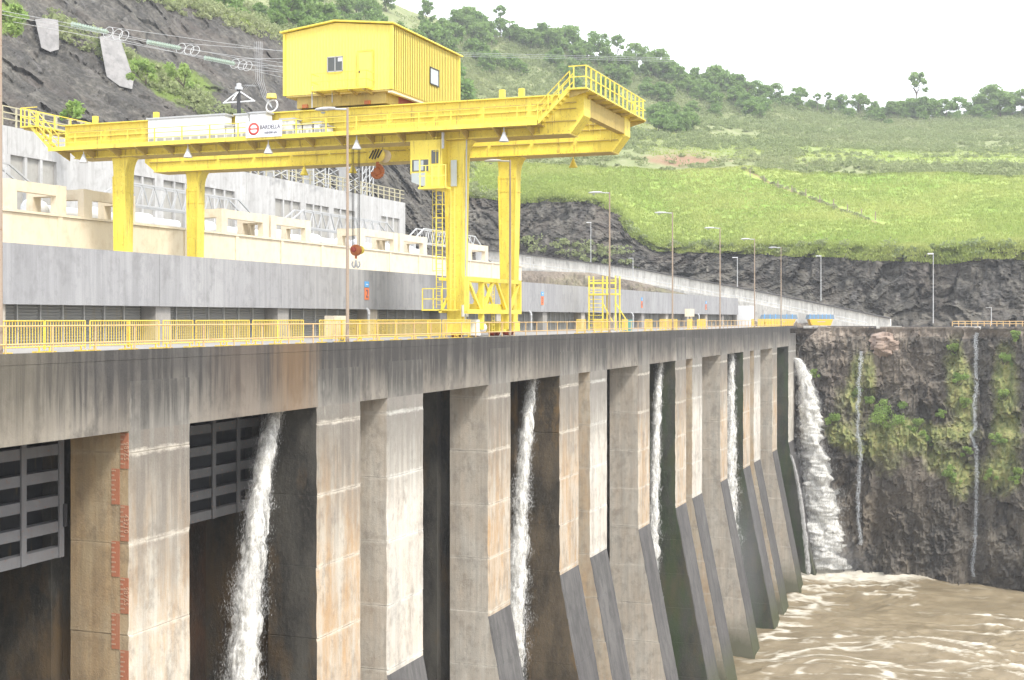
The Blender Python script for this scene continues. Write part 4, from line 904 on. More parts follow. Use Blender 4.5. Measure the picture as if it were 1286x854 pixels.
def platform(x0, x1, zz, open_side):
    MB().box(x0, x1, 81.0, 96.0, zz - .1, zz).build('end_platform', m_yel, cr)
    y = 81.4
    while y < 96: MB().add([(x0, y, zz - .11), (x1, y, zz - .11), (x1, y, zz - .2), (x0, y, zz - .55), (x0, y + .1, zz - .11), (x1, y + .1, zz - .11), (x1, y + .1, zz - .2), (x0, y + .1, zz - .55)] if x0 > -40 else
             [(x0, y, zz - .11), (x1, y, zz - .11), (x1, y, zz - .55), (x0, y, zz - .2), (x0, y + .1, zz - .11), (x1, y + .1, zz - .11), (x1, y + .1, zz - .55), (x0, y + .1, zz - .2)],
             [(0,1,2,3),(7,6,5,4),(0,4,5,1),(1,5,6,2),(2,6,7,3),(3,7,4,0)]).build('bracket', m_yeld, cr); y += 2.05
    xo = x1 - .05 if x0 > -40 else x0 + .05
    y = 81.05
    while y < 96.1: MB().bar((xo, y, zz), (xo, y, zz + 1.4), .085, .085).build('rail_post', m_yel, cr); y += 1.1 if x0 > -40 else 1.9
    for h in (.7, 1.4): MB().bar((xo, 81.05, zz + h), (xo, 95.95, zz + h), .06, .06).build('handrail', m_yel, cr)
    for yy in (81.05, 95.95):
        if yy > 90 or True:
            for h in (.7, 1.4): MB().bar((x0 + .05, yy, zz + h), (x1 - .05, yy, zz + h), .06, .06).build('handrail', m_yel, cr)
            MB().bar((x0 + .4, yy, zz), (x0 + .4, yy, zz + 1.4), .07, .07).build('rail_post', m_yel, cr)
platform(-26.3, -25.0, ZT + .2, 1); platform(XL - 2.9, XL - 1.3, ZT - .05, 0)
# railing over the girder top at the left end
for q in range(4): MB().bar((XL - 1.2 + q * 2.2, 94, ZT + .08), (XL - 1.2 + q * 2.2, 94, ZT + 1.1), .07, .07).build('rail_post', m_yel, cr)
MB().bar((XL - 1.2, 94, ZT + 1.1), (XL + 6.5, 94, ZT + 1.0), .06, .06).build('handrail', m_yel, cr)
# bell lamps
for (u, yy) in ((105, 81.4), (236, 81.4), (337, 81.4), (448, 81.4), (633, 81.4), (382, 92.2), (443, 92.2), (720, 94.6)):
    x = x_of(u, yy); zz = WZK - .35 if yy < 85 else ZB - .1
    o = MB().lathe((x, yy, zz - .75), [(.34, 0), (.30, .1), (.12, .5), (.10, .62), (0, .64)], 14).tube((x, yy, zz - .15), (x, yy, zz + .2), .04).build('bell_lamp', m_galv if yy < 85 else m_yel, cr)
# caged ladder on near leg
lx, ly = -35.9, 82.35
for s_ in (-.22, .22): MB().bar((lx + s_, ly, 2.0), (lx + s_, ly, 14.2), .05, .05).build('ladder_side', m_yel, cr)
rm = None; z = 2.2
while z < 14: 
    if rm is None: o = MB().bar((lx - .22, ly, z), (lx + .22, ly, z), .03, .03).build('rung', m_yel, cr); rm = (o.data, z)
    else: o = link('rung', rm[0], cr); o.location = (0, 0, z - rm[1])
    z += .31
z = 4.5
while z < 14:
    pts = [(lx + .4 * math.cos(a), ly - .42 + .42 * math.sin(a) * -1, z) for a in [math.pi * k / 6 for k in range(7)]]
    MB().path([(lx + .4, ly, z)] + [(lx + .4 * math.cos(math.pi * k / 6), ly - .1 - .5 * math.sin(math.pi * k / 6), z) for k in range(7)] + [(lx - .4, ly, z)], .022, 4).build('cage_hoop', m_yel, cr); z += .9
for a in (.5, 1.57, 2.6): MB().tube((lx + .4 * math.cos(a), ly - .1 - .5 * math.sin(a), 4.5), (lx + .4 * math.cos(a), ly - .1 - .5 * math.sin(a), 13.6), .018, n=4).build('cage_strip', m_yel, cr)
MB().tube((-34.1, 82.6, 1), (-34.0, 82.6, 13.5), .05, n=6).build('cable_duct', m_lgrey, cr)
# operator cab hung under the near girder
cx0, cx1, cy0, cy1 = x_of(516, 82), x_of(556, 82), 81.9, 84.6
cabz0, cabz1 = z_of(236, (cx0+cx1)/2, 82), ZB - .1
P = [(cx0, cabz0 + 1.0), (cx0 + 1.1, cabz0), (cx1, cabz0), (cx1, cabz1), (cx0, cabz1)]
cab = MB().prism(P, cy0, cy1).build('operator_cab', m_yel, cr)
wv = lambda v: z_of(v, (cx0+cx1)/2, 82); wx = lambda u: x_of(u, 81.9)
MB().box(wx(517.5), wx(539), cy0 - .03, cy0 - .005, wv(215), wv(200.5)).build('window', m_glass, cab)
MB().prism([(wx(517), wv(217)), (wx(534), wv(217)), (wx(534), wv(233.5)), (wx(530), wv(233.5)), (wx(517), wv(228))], cy0 - .03, cy0 - .005).build('window', m_glassl, cab)
for (ua, ub) in ((520, 527), (528.5, 532)): MB().box(wx(ua), wx(ub), cy0 - .045, cy0 - .03, wv(214), wv(201.5)).build('pane', m_glassl, cab)
for uu_ in (517, 527.5, 539.5): MB().box(wx(uu_) - .05, wx(uu_) + .05, cy0 - .07, cy0 - .045, wv(215.5), wv(200)).build('window_bar', m_yel2, cab)
MB().box(wx(541), wx(553), cy0 - .05, cy0 - .005, wv(234.5), wv(188)).build('door', m_yel2, cab)
MB().box(wx(542.3), wx(551), cy0 - .08, cy0 - .052, wv(206), wv(189.5)).build('door_window', m_glass, cab)
MB().box(wx(532), wx(566), cy0 - .9, cy0 - .001, wv(239), wv(236.5)).build('cab_platform', m_yel, cr)
for uu_ in (534, 541, 549, 557, 566): MB().bar((wx(uu_), cy0 - .85, wv(237)), (wx(uu_), cy0 - .85, wv(210)), .06, .06).build('rail_post', m_yel2, cr)
for vv_ in (210, 223): MB().bar((wx(532.5), cy0 - .85, wv(vv_)), (wx(567), cy0 - .85, wv(vv_)), .05, .05).build('handrail', m_yel2, cr)
MB().tube((wx(557), cy0 - .1, wv(188)), (wx(557), cy0 - .1, wv(168)), .1, n=8).build('conduit', m_lgrey, cr)
MB().box(wx(561), wx(568.5), 82.6, 82.65, wv(234), wv(201)).build('window', m_glassl, cab)
for yy in (82.45,):                                         # ladder from the deck up to the cab
    for x in (wx(562), wx(567)): MB().bar((x, yy, 1.9), (x, yy, wv(236)), .05, .05).build('ladder_side', m_yel2, cr)
    z = 2.2; rm = None
    while z < wv(238):
        if rm is None: o = MB().bar((wx(562), yy, z), (wx(567), yy, z), .03, .03).build('rung', m_yel2, cr); rm = (o.data, z)
        else: o = link('rung', rm[0], cr); o.location = (0, 0, z - rm[1])
        z += .35

# machinery house on the trolley
HX0, HX1, HY0, HY1, HZ0, HZ1 = -47.7, -39.3, 82.0, 93.9, 17.05, 21.45
hs = thing('machinery_house', (-43.5, 88, ZT), 'yellow corrugated machinery house on the crane trolley with a small balcony', 'machine house')
def corr(x0, x1, n, f, zf0, zf1, amp=.035):                 # trapezoid ribs along a wall
    m = MB(); pts = []
    for i in range(n):
        a = x0 + (x1 - x0) * i / n; w = (x1 - x0) / n
        pts += [(a, 0), (a + w * .55, 0), (a + w * .65, amp), (a + w * .9, amp)]
    pts.append((x1, 0)); vs = []
    for (t, o) in pts: vs += [f(t, o, zf0(t)), f(t, o, zf1(t))]
    m.add(vs, [(2*i, 2*i+2, 2*i+3, 2*i+1) for i in range(len(pts)-1)]); return m
xm = -43.6
def ztop(x): return HZ1 + .48 * (1 - abs(x - xm) / (xm - HX0)) if True else HZ1
MB().prism([(HX0, HZ0), (HX1, HZ0), (HX1, HZ1), (xm, HZ1 + .48), (HX0, HZ1)], HY0 + .05, HY1 - .05).build('core', m_yel2, hs)
MBw = corr(HX0, HX1, 34, lambda t, o, z: (t, HY0 - o, z), lambda t: HZ0, lambda t: ztop(t), .022); MBw.build('wall', m_yel2, hs)
corr(HY0, HY1, 40, lambda t, o, z: (HX1 + o, t, z), lambda t: HZ0, lambda t: HZ1).build('wall', m_yel2, hs)
corr(HY0, HY1, 40, lambda t, o, z: (HX0 - o, t, z), lambda t: HZ0, lambda t: HZ1).build('wall', m_yel2, hs)
for (xa_, xb2, za, zb2) in ((HX0 - .25, xm, HZ1 - .03, HZ1 + .48), (xm, HX1 + .25, HZ1 + .48, HZ1 - .03)):
    MB().add([(xa_, HY0 - .3, za + .06), (xb2, HY0 - .3, zb2 + .06), (xb2, HY1 + .3, zb2 + .06), (xa_, HY1 + .3, za + .06), (xa_, HY0 - .3, za + .16), (xb2, HY0 - .3, zb2 + .16), (xb2, HY1 + .3, zb2 + .16), (xa_, HY1 + .3, za + .16)],
             [(0,3,2,1),(4,5,6,7),(0,1,5,4),(1,2,6,5),(2,3,7,6),(3,0,4,7)]).build('roof', m_yel, hs)
for (x, yy) in ((HX0, HY0), (HX1, HY0), (HX1, HY1)): MB().box(x - .09, x + .09, yy - .09, yy + .09, HZ0, HZ1 - .02).build('corner_trim', m_yel, hs)
w = MB().box(-44.2, -43.05, HY0 - .10, HY0 - .045, 18.55, 19.5).build('window', m_glass, hs)
MB().box(-43.4, -43.1, HY0 - .112, HY0 - .102, 19.2, 19.45).build('paper_notice', m_signw, w)
for x in (-44.22, -43.63, -43.05): MB().box(x - .03, x + .03, HY0 - .13, HY0 - .101, 18.5, 19.55).build('frame', m_lgrey, w)
for zz in (18.52, 19.53): MB().box(-44.25, -43.02, HY0 - .13, HY0 - .101, zz - .03, zz + .03).build('frame', m_lgrey, w)
d_ = MB().box(-41.85, -40.75, HY0 - .085, HY0 - .04, 17.2, 19.75).build('door', m_yel2, hs)
for x in (-41.88, -40.72): MB().box(x - .04, x + .04, HY0 - .12, HY0 - .086, 17.2, 19.8).build('frame', m_yel, d_)
MB().box(-41.88, -40.72, HY0 - .12, HY0 - .086, 19.76, 19.84).build('frame', m_yel, d_); MB().box(-41.78, -41.7, HY0 - .13, HY0 - .086, 18.3, 18.5).build('handle', m_dark, d_)
w = MB().box(HX1 + .045, HX1 + .09, 88.3, 89.8, 18.5, 19.62).build('window', m_glassl, hs)
for yy in (88.27, 89.83): MB().box(HX1 + .091, HX1 + .12, yy - .05, yy + .05, 18.45, 19.68).build('frame', m_dark, w)
for zz in (18.47, 19.66): MB().box(HX1 + .091, HX1 + .12, 88.22, 89.88, zz - .04, zz + .04).build('frame', m_dark, w)
MB().box(-44.95, -40.6, 80.75, HY0 - .12, 17.0, 17.1).build('balcony_floor', m_yel, hs)
for x in (-44.9, -43.5, -42.1, -40.65): MB().bar((x, 80.8, 17.1), (x, 80.8, 18.25), .05, .05).build('balcony_post', m_yel, hs)
for zz in (17.65, 18.22):
    MB().bar((-44.9, 80.8, zz), (-40.65, 80.8, zz), .045, .045).build('balcony_rail', m_yel, hs)
    for x in (-44.9, -40.65): MB().bar((x, 80.8, zz), (x, HY0 - .1, zz), .045, .045).build('balcony_rail', m_yel, hs)
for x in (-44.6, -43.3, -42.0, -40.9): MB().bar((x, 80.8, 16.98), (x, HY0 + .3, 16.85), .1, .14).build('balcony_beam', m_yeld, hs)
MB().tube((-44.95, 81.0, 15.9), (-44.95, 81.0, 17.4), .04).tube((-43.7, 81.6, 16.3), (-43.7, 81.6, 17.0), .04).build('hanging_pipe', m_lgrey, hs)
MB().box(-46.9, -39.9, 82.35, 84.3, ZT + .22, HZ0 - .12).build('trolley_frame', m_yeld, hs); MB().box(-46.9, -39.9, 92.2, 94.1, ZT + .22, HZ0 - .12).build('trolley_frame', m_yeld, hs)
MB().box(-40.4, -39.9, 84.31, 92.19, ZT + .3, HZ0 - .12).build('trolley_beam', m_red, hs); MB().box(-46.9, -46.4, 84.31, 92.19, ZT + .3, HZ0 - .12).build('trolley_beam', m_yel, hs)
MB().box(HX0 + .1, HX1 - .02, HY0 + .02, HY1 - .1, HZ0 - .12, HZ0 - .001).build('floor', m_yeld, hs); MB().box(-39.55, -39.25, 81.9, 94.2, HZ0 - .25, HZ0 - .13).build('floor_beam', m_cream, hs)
for x in (-46.0, -40.7):
    for yy in (83.35, 93.35): MB().lathe((x, yy - .12, ZT + .45), [(0, 0), (.27, 0), (.27, .24), (0, .24)], 14, 'y').build('wheel', m_red, hs)
for x in (-45.9, -41.0): MB().box(x - .5, x - .1, 82.15, 82.34, ZT + .2, ZT + .45).build('buffer', m_orange, hs)

# hook blocks
def hook(u, vtop, vb, y, sz, striped, ztop_, lab):
    x = x_of(u, y); zt_ = z_of(vtop, x, y); zb_ = z_of(vb, x, y)
    t = thing('hook_block', (x, y, zb_), lab, 'crane hook', 'hooks hanging from the crane')
    body = MB().lathe((x - .0, y - .3 * sz, zt_ - .62 * sz), [(0, 0), (.55 * sz, 0), (.62 * sz, .08), (.62 * sz, .52 * sz), (.55 * sz, .6 * sz), (0, .6 * sz)], 20, 'y').build('sheave_housing', m_yel2 if striped else m_orange, t)
    if striped:
        for q in (-.38, -.12, .14, .40):
            MB().bar((x + q * sz - .22 * sz, y - .335 * sz, zt_ - .62 * sz - .42 * sz * math.sqrt(1 - (q * 1.6) ** 2 if abs(q) < .6 else 0)), (x + q * sz + .18 * sz, y - .335 * sz, zt_ - .62 * sz + .42 * sz * math.sqrt(1 - (q * 1.6) ** 2 if abs(q) < .6 else 0)), .03, .13 * sz).build('black_stripe', m_dark, t)
        MB().lathe((x + .35 * sz, y + .5 * sz, zt_ - .68 * sz), [(0, 0), (.55 * sz, 0), (.55 * sz, .3), (0, .3)], 18, 'y').build('rear_sheave', m_cream, t)
    else:
        MB().lathe((x - .1 * sz, y - .42 * sz, zt_ - .55 * sz), [(0, 0), (.3 * sz, 0), (.3 * sz, .1), (0, .1)], 16, 'y').build('side_sheave', m_red, t)
        MB().lathe((x + .35 * sz, y + .32 * sz, zt_ - .6 * sz), [(0, 0), (.45 * sz, 0), (.45 * sz, .1), (0, .1)], 16, 'y').build('side_sheave', m_yel, t)
    MB().tube((x, y, zt_ - 1.2 * sz), (x, y, zt_ - 1.55 * sz), .13 * sz, n=10).build('shank', m_orange, t)
    zc = zt_ - 2.05 * sz; pts = []
    if striped: 
        pts = [(x + .5 * sz * math.sin(a), y, zc + .5 * sz * math.cos(a)) for a in [math.radians(k) for k in range(-10, 290, 25)]]
        MB().path(pts, .17 * sz, 8).build('hook', m_orange, t)
        MB().lathe((x, y - .1, zc), [(0, 0), (.36 * sz, 0), (.36 * sz, .2), (0, .2)], 14, 'y').build('hook_eye', m_orange, t)
    else:
        for s_ in (-1, 1):
            pts = [(x, y, zc + .35 * sz)] + [(x + s_ * (.1 * sz + .38 * sz * math.sin(a)), y, zc - .1 * sz - .38 * sz * math.cos(a)) for a in [math.radians(k) for k in (10, 35, 60, 90, 120, 140)]]
            MB().path(pts, .10 * sz, 7).build('hook', m_galv, t)
    for q in ((-.42, -.25, .25, .42) if not striped else (-.4, -.15, .2, .5)):
        MB().tube((x + q * sz, y, zt_ - .3 * sz), (x + q * sz * (1.0 if striped else 1.15), y, ztop_), .028, n=5).build('rope', m_rope, t)
hook(474, 185, 224, 88.5, .88, True, ZT + .3, 'large black and yellow striped hook block hanging just under the crane girder')
hook(447, 307, 331, 87.5, .68, False, ZT + .3, 'small orange hook block hanging low on long ropes before the cream wall')

# cabinets and sign on the walkway
def cabinet(ua, ub, va, lab, doors=2, roof=.12, y0=81.45, y1=82.3, grp='white electrical cabinets on the crane walkway'):
    xa_, xb2 = x_of(ua, y0), x_of(ub, y0); zt_ = z_of(va, xa_, y0); t = thing('electrical_cabinet', ((xa_ + xb2) / 2, y0, WZK), lab, 'cabinet', grp)
    MB().box(xa_, xb2, y0, y1, WZK + .02, zt_ - roof).build('body', m_white, t); MB().box(xa_ - .1, xb2 + .1, y0 - .12, y1 + .1, zt_ - roof + .003, zt_).build('roof', m_lgrey, t)
    for q in range(doors):
        a, b = xa_ + (xb2 - xa_) * q / doors, xa_ + (xb2 - xa_) * (q + 1) / doors
        MB().box(a + .04, b - .04, y0 - .03, y0 - .003, WZK + .1, zt_ - roof - .08).build('door', m_white, t)
        MB().box(a + .1, b - .1, y0 - .045, y0 - .031, WZK + .16, WZK + .42).build('louvre', m_lgrey, t)
    return t
cabinet(186, 283, 148.5, 'longest white cabinet with a thin dark roof on the crane walkway', 9)
cabinet(284, 293, 157, 'narrow white box at the right end of the longest cabinet', 1)
cabinet(295.5, 312, 143, 'white double cabinet left of the lettered sign', 2); cabinet(313.5, 334, 141, 'tall white double cabinet rising above the lettered sign', 2)
cabinet(353, 369, 149, 'white cabinet just right of the lettered sign', 2); cabinet(370, 379, 155.5, 'low white switch box, second to the right of the sign', 2)
cabinet(380.5, 392, 155, 'low white switch box, third to the right of the sign', 2); cabinet(394, 403, 153, 'pale grey switch box, fourth to the right of the sign', 1); cabinet(404, 411, 157, 'smallest rounded grey box at the right end of the cabinets', 1)
sx0, sx1 = x_of(309, 80.95), x_of(354, 80.95); sz0, sz1 = z_of(173.5, sx0, 81), z_of(151, sx1, 81)
sg = thing('company_sign', ((sx0 + sx1) / 2, 80.95, WZK), 'white sign with red round logo and dark lettering on the crane walkway railing', 'sign')
MB().box(sx0, sx1, 80.92, 80.97, sz0, sz1).build('board', m_signw, sg)
lc = (sx0 + .65, 80.9, (sz0 + sz1) / 2 + .05)
MB().lathe((lc[0], 80.905, lc[2]), [(.30, 0), (.44, 0), (.44, .012), (.30, .012), (.30, 0)], 28, 'y').build('logo_ring', m_txtr, sg)
MB().box(lc[0] - .3, lc[0] + .3, 80.906, 80.914, lc[2] - .045, lc[2] + .045).build('logo_bar', m_txtr, sg)
MB().prism([(lc[0]-.3, lc[2]-.1), (lc[0]-.17, lc[2]), (lc[0]-.3, lc[2]+.1)], 80.907, 80.913).prism([(lc[0]+.3, lc[2]-.1), (lc[0]+.17, lc[2]), (lc[0]+.3, lc[2]+.1)], 80.907, 80.913).build('logo_notch', m_txtr, sg)
text('BARDELLA', .42, (lc[0] + 1.32, 80.905, lc[2] + .08), (math.pi/2, 0, 0), m_txt, sg, sx=.82)
text('350/300 kN', .24, (lc[0] + 1.36, 80.905, lc[2] - .32), (math.pi/2, 0, 0), m_txt, sg, sx=.9)
# tripod cable head and ring above the cabinets
q = PX(300, 141, 165); t = thing('cable_terminal', (q.x, q.y, ZI), 'slim dark cable terminal with tripod struts rising behind the crane cabinets', 'insulator')
top = PX(300, 107, 165); MB().tube((q.x, q.y, ZI), top, .35, .22, n=10).build('column', m_dark, t)
for s_ in (-2.2, 0, 2.2): MB().tube((q.x + s_, q.y - (1.5 if s_ == 0 else 0), PX(300, 128, 165).z), (q.x, q.y, PX(300, 114, 165).z), .09, n=5).build('strut', m_white, t)
MB().tube((q.x - 2.3, q.y, PX(300, 128, 165).z), (q.x + 2.3, q.y, PX(300, 128, 165).z), .09, n=5).build('crossbar', m_white, t)
MB().lathe((top.x, top.y, top.z - .6), [(.5, 0), (.5, .3), (.3, .5), (.3, .8), (0, .9)], 10).build('cap', m_lgrey, t)
def ring(c, R_, r, n=20, ax='y'):
    pts = [(c[0] + R_ * math.cos(2*math.pi*k/n), c[1] + R_ * .35 * math.sin(2*math.pi*k/n), c[2] + R_ * math.sin(2*math.pi*k/n)) for k in range(n + 1)]
    return MB().path(pts, r, 5)
c = PX(341, 133, 88.4); t = thing('lifting_ring', (c.x, c.y, ZT), 'pale upright ring on a small yellow base on the girder, left of the house', 'ring')
ring(PX(341.5, 133, 88.4), .42, .05).build('ring', m_white, t); MB().lathe((c.x, c.y, ZT + .09), [(0, .35), (.3, .3), (.35, 0)], 12).build('base', m_yel2, t)
# overhead lines with green insulators
W_ = []
for k, (a, b, lab) in enumerate([((90, 30), (136, 40.5), 'longest green insulator string with rings, upper left over the rock'), ((185, 52.5), (227, 60.5), 'middle green insulator string with rings over the rock'), ((257, 72.5), (295, 80), 'right green insulator string with rings over the rock')]):
    d0 = 118 + 8 * k; A, B = PX(*a, d0), PX(*b, d0 + 3); t = thing('insulator_string', (A.x, A.y, A.z), lab, 'insulator', 'green insulator strings'); n = 14
    MB().tube(A, B, .10, n=8).build('core', m_ins, t)
    for q in range(n):
        c0 = A.lerp(B, (q + .2) / n); c1 = A.lerp(B, (q + .6) / n); MB().tube(c0, c1, .24, .13, n=10).build('disc', m_ins, t)
    for q in (0, 1.0, 1.7): ring(B + (B - A).normalized() * q, .52, .03).build('guard_ring', m_galv, t)
    Lw = MB(); st_ = PX(a[0] - 240, a[1] - 45, d0 - 30); Lw.tube(st_, A, .022, n=4)
    e_ = PX(372 + 60 * k, 88 + 2 * k, d0 + 70)
    MB().tube(B, e_, .022, n=4).tube(B + Vector((0, 0, .5)), e_ + Vector((0, 0, 2.4)), .022, n=4).tube(B + Vector((0, 0, -.4)), e_ + Vector((0, 0, -1.5)), .022, n=4).build('conductor', m_lgrey, t)
    Lw.build('conductor', m_lgrey, t)
dr = thing('down_leads', PX(325, 60, 160), 'bundle of pale curved cables dropping to the terminal behind the girder', 'cable')
for k in range(4):
    pts = [PX(320 + 2.6 * k, 52, 160), PX(321 + 2.6 * k, 100, 160)] + [PX(321 + 2.6 * k - 20 * t, 100 + 14 * t + 4 * math.sin(t * 6), 160 + 5 * t) for t in (.2, .4, .6, .8, 1)]
    MB().path(pts, .018, 4).build('cable', m_lgrey, dr)
    MB().path([PX(322 + 2.5 * k, 52, 160), PX(323 + 2.5 * k, 100, 160), PX(330 + 2 * k, 122, 150), PX(342, 136, 95)], .016, 4).build('cable', m_lgrey, dr)
pw = thing('power_line', PX(700, 68, 380), 'faint power line wires crossing the wooded hill behind the crane', 'power line')
for k in range(3): MB().path([PX(570 + 22 * j, 66 + 2.2 * k + .55 * j, 380) for j in range(34)], .045, 4).build('wire', m_lgrey, pw)

# concrete plugs on the left rock
_d = -PT[:, 0] * ST + PT[:, 1] * CT; _u = 643 + F * (PT[:, 0] * CT + PT[:, 1] * ST) / _d; _v = 400 - F * (PT[:, 2] - CZ) / _d
def land_depth(u, v): return _d[np.argmin((_u - u) ** 2 + (_v - v) ** 2)]
for (pts, lab) in (([(44, 24), (60, 23), (73, 25), (74, 44), (74, 62), (63, 65), (52, 60), (48, 42)], 'small weathered concrete plug set in the dark rock, far upper left'),
                     ([(125, 46), (138, 44), (150, 46), (159, 72), (168, 100), (166, 112), (150, 108), (134, 96), (129, 70)], 'larger tapering concrete buttress on the dark rock')):
    dn_ = [land_depth(u, v) for u, v in pts]; dm = np.mean(dn_); fr_ = [PX(u, v, .35 * a_ + .65 * dm - 5.5) for (u, v), a_ in zip(pts, dn_)]; bk = [PX(u, v, a_ + 9) for (u, v), a_ in zip(pts, dn_)]; n = len(pts)
    MB().add(fr_ + bk + [sum(fr_, Vector()) / n], [(i, (i+1) % n, 2 * n)[::-1] for i in range(n)] + [(i, (i+1) % n, n + (i+1) % n, n + i) for i in range(n)]).build('concrete_buttress', m_old, label=lab, cat='buttress')
# pinkish boulder wedged at the top of the river cliff
V_, ix_ = [], []
th_, ph_ = np.linspace(0, 2*np.pi, 48, endpoint=False), np.linspace(.02, np.pi - .02, 28); T_, P_ = np.meshgrid(th_, ph_)
bp_ = np.stack([np.cos(T_) * np.sin(P_), np.sin(T_) * np.sin(P_), np.cos(P_)], -1).reshape(-1, 3); cb_, _e = cells(bp_ * 2.2 + 4, 111); bp_ = bp_ * (1 + .45 * (cb_ - .5) + .3 * (fbm(bp_ * 3 + 5, 3, 113) - .5))[:, None] * [2.5, 2.0, 1.9]
ii = np.arange(48 * 28).reshape(28, 48); Qn = np.stack([ii[:-1], np.roll(ii, -1, 1)[:-1], np.roll(ii, -1, 1)[1:], ii[1:]], -1).reshape(-1, 4)
m_bould = concrete('pinkish weathered boulder rock', (.42, .33, .28), (.33, .25, .20), (.15, .11, .09), .1)
bo = link('boulder', np_mesh('boulder', bp_, Qn[:, ::-1], m_bould), None, 'big pinkish brown boulder wedged at the top of the river cliff', 'boulder'); bo.location = cliff_pt(1112, 434) + Vector((0, .5, 0))
# skips, small things by the far end
for k, (ua, ub, d, lab) in enumerate(((957, 1002, 229, 'blue and yellow steel skip partly behind the far railing'), (1015, 1048, 230, 'blue and yellow steel skip standing alone in the yard at right'))):
    a, b = PX(ua, 404, d), PX(ub, 404, d); t = thing('waste_skip', ((a.x+b.x)/2, (a.y+b.y)/2, -.2), lab, 'skip', 'blue and yellow skips')
    w = (b - a).length; ex = (b - a).normalized(); ex.z = 0; ey = Vector((-ex.y, ex.x, 0)); o = Vector((a.x, a.y, 0))
    def loop(i0, i1, z, q): return [o + ex * i0 + Vector((0,0,z)), o + ex * i1 + Vector((0,0,z)), o + ex * i1 + ey * q + Vector((0,0,z)), o + ex * i0 + ey * q + Vector((0,0,z))]
    MB().add(loop(w * .14, w * .86, .05, 2) + loop(w * .05, w * .95, 1.15, 2.2), [(0,3,2,1),(4,5,6,7),(0,1,5,4),(1,2,6,5),(2,3,7,6),(3,0,4,7)]).build('hopper', m_skipy, t)
    MB().add(loop(0, w, 1.16, 2.3) + loop(w * .04, w * .97, 1.95, 2.2), [(0,3,2,1),(4,5,6,7),(0,1,5,4),(1,2,6,5),(2,3,7,6),(3,0,4,7)]).build('cover', m_blue, t)
    for q in range(6): MB().add([v_ - ey * .03 for v_ in loop(w * (.06 + q * .155), w * (.08 + q * .155), 1.2, .03)] + [v_ - ey * .03 for v_ in loop(w * (.06 + q * .155), w * (.08 + q * .155), 2.05, .03)], [(0,3,2,1),(4,5,6,7),(0,1,5,4),(1,2,6,5),(2,3,7,6),(3,0,4,7)]).build('rib', m_signb, t)
    MB().add([v_ - ey * .04 for v_ in loop(w * .35, w * .65, .65, .03)] + [v_ - ey * .04 for v_ in loop(w * .35, w * .65, .78, .03)], [(0,3,2,1),(4,5,6,7),(0,1,5,4),(1,2,6,5),(2,3,7,6),(3,0,4,7)]).build('label_strip', m_lgrey, t)
yr = thing('yard_rail', PX(1240, 405, 233), 'low pale yellow rail along the yard edge at far right', 'railing')
pts = [PX(u, 408.5, 234 - (u - 1200) * .02) for u in range(1196, 1340, 8)]
for p_ in pts: MB().bar((p_.x, p_.y, -.25), (p_.x, p_.y, .75), .14, .14).build('post', m_rail, yr)
for zz in (.35, .78): MB().bar((pts[0].x, pts[0].y, zz), (pts[-1].x, pts[-1].y, zz), .12, .12).build('rail', m_rail, yr)
ey = thing('edge_kerb', PX(1100, 408, 222), 'long dark kerb and rail track edge along the top of the river cliff', 'kerb')
for k in range(16):
    xa_, xb2 = -31 + k * 4.0, -31 + k * 4.0 + 3.95
    MB().add([(xa_, ycl(xa_) + .5, -.4), (xb2, ycl(xb2) + .5, -.4), (xb2, ycl(xb2) + 1.1, -.4), (xa_, ycl(xa_) + 1.1, -.4), (xa_, ycl(xa_) + .5, .05), (xb2, ycl(xb2) + .5, .05), (xb2, ycl(xb2) + 1.1, .05), (xa_, ycl(xa_) + 1.1, .05)],
             [(0,3,2,1),(4,5,6,7),(0,1,5,4),(1,2,6,5),(2,3,7,6),(3,0,4,7)]).build('kerb_stone', m_low if k % 3 else m_ramp, ey)
# fence posts on the grass
hf = thing('hill_fence', ground_at(1000, 1.8), 'line of thin posts running down the bright grass slope', 'fence')
for i, (u, v) in enumerate([(942+17.5*i, 224+5.6*i) for i in range(10)]):
    v1, _ = np.interp(u, [a[0] for a in L1], [a[1] for a in L1]), 0; v2 = np.interp(u, [a[0] for a in L2], [a[1] for a in L2])
    g_ = ground_at(u, 1 + (v1 - v) / (v1 - v2)); MB().tube(g_ - Vector((0,0,.4)), g_ + Vector((0,0,1.9)), .13, n=5).build('post', m_pole, hf)

# ------------------------------------------------------------------ vegetation
def leaf_quads(centers, size, droop=.3, aspect=1.0):
    n = len(centers); a = np.random.randn(n, 3); a /= np.linalg.norm(a, axis=1)[:, None]; b = np.random.randn(n, 3); b -= (b * a).sum(1)[:, None] * a; b /= np.linalg.norm(b, axis=1)[:, None]
    s = (size * (.6 + .8 * np.random.rand(n)))[:, None]; a = a * s * aspect; b = b * s * .6
    V = np.stack([centers - a, centers - b * .9, centers + a, centers + b], 1).reshape(-1, 3)
    return V, np.arange(4 * n).reshape(-1, 4)
def crown_pts(nblob, per, R_, H_, z0, flat=.6):
    P = []; T = []
    for k in range(nblob):
        a = U(0, 6.28); r = R_ * math.sqrt(rnd()) * .85; z = z0 + H_ * (rnd() ** .8); f = 1 - .55 * ((z - z0) / H_) ** 2
        c = np.array([r * math.cos(a) * f, r * math.sin(a) * f, z]); br = R_ * U(.2, .36)
        q = np.random.randn(per, 3); q /= np.linalg.norm(q, axis=1)[:, None]; q *= (np.random.rand(per, 1) ** .4) * br; q[:, 2] *= flat
        P.append(c + q); T.append(np.full(per, rnd()))
    return np.concatenate(P), np.concatenate(T)
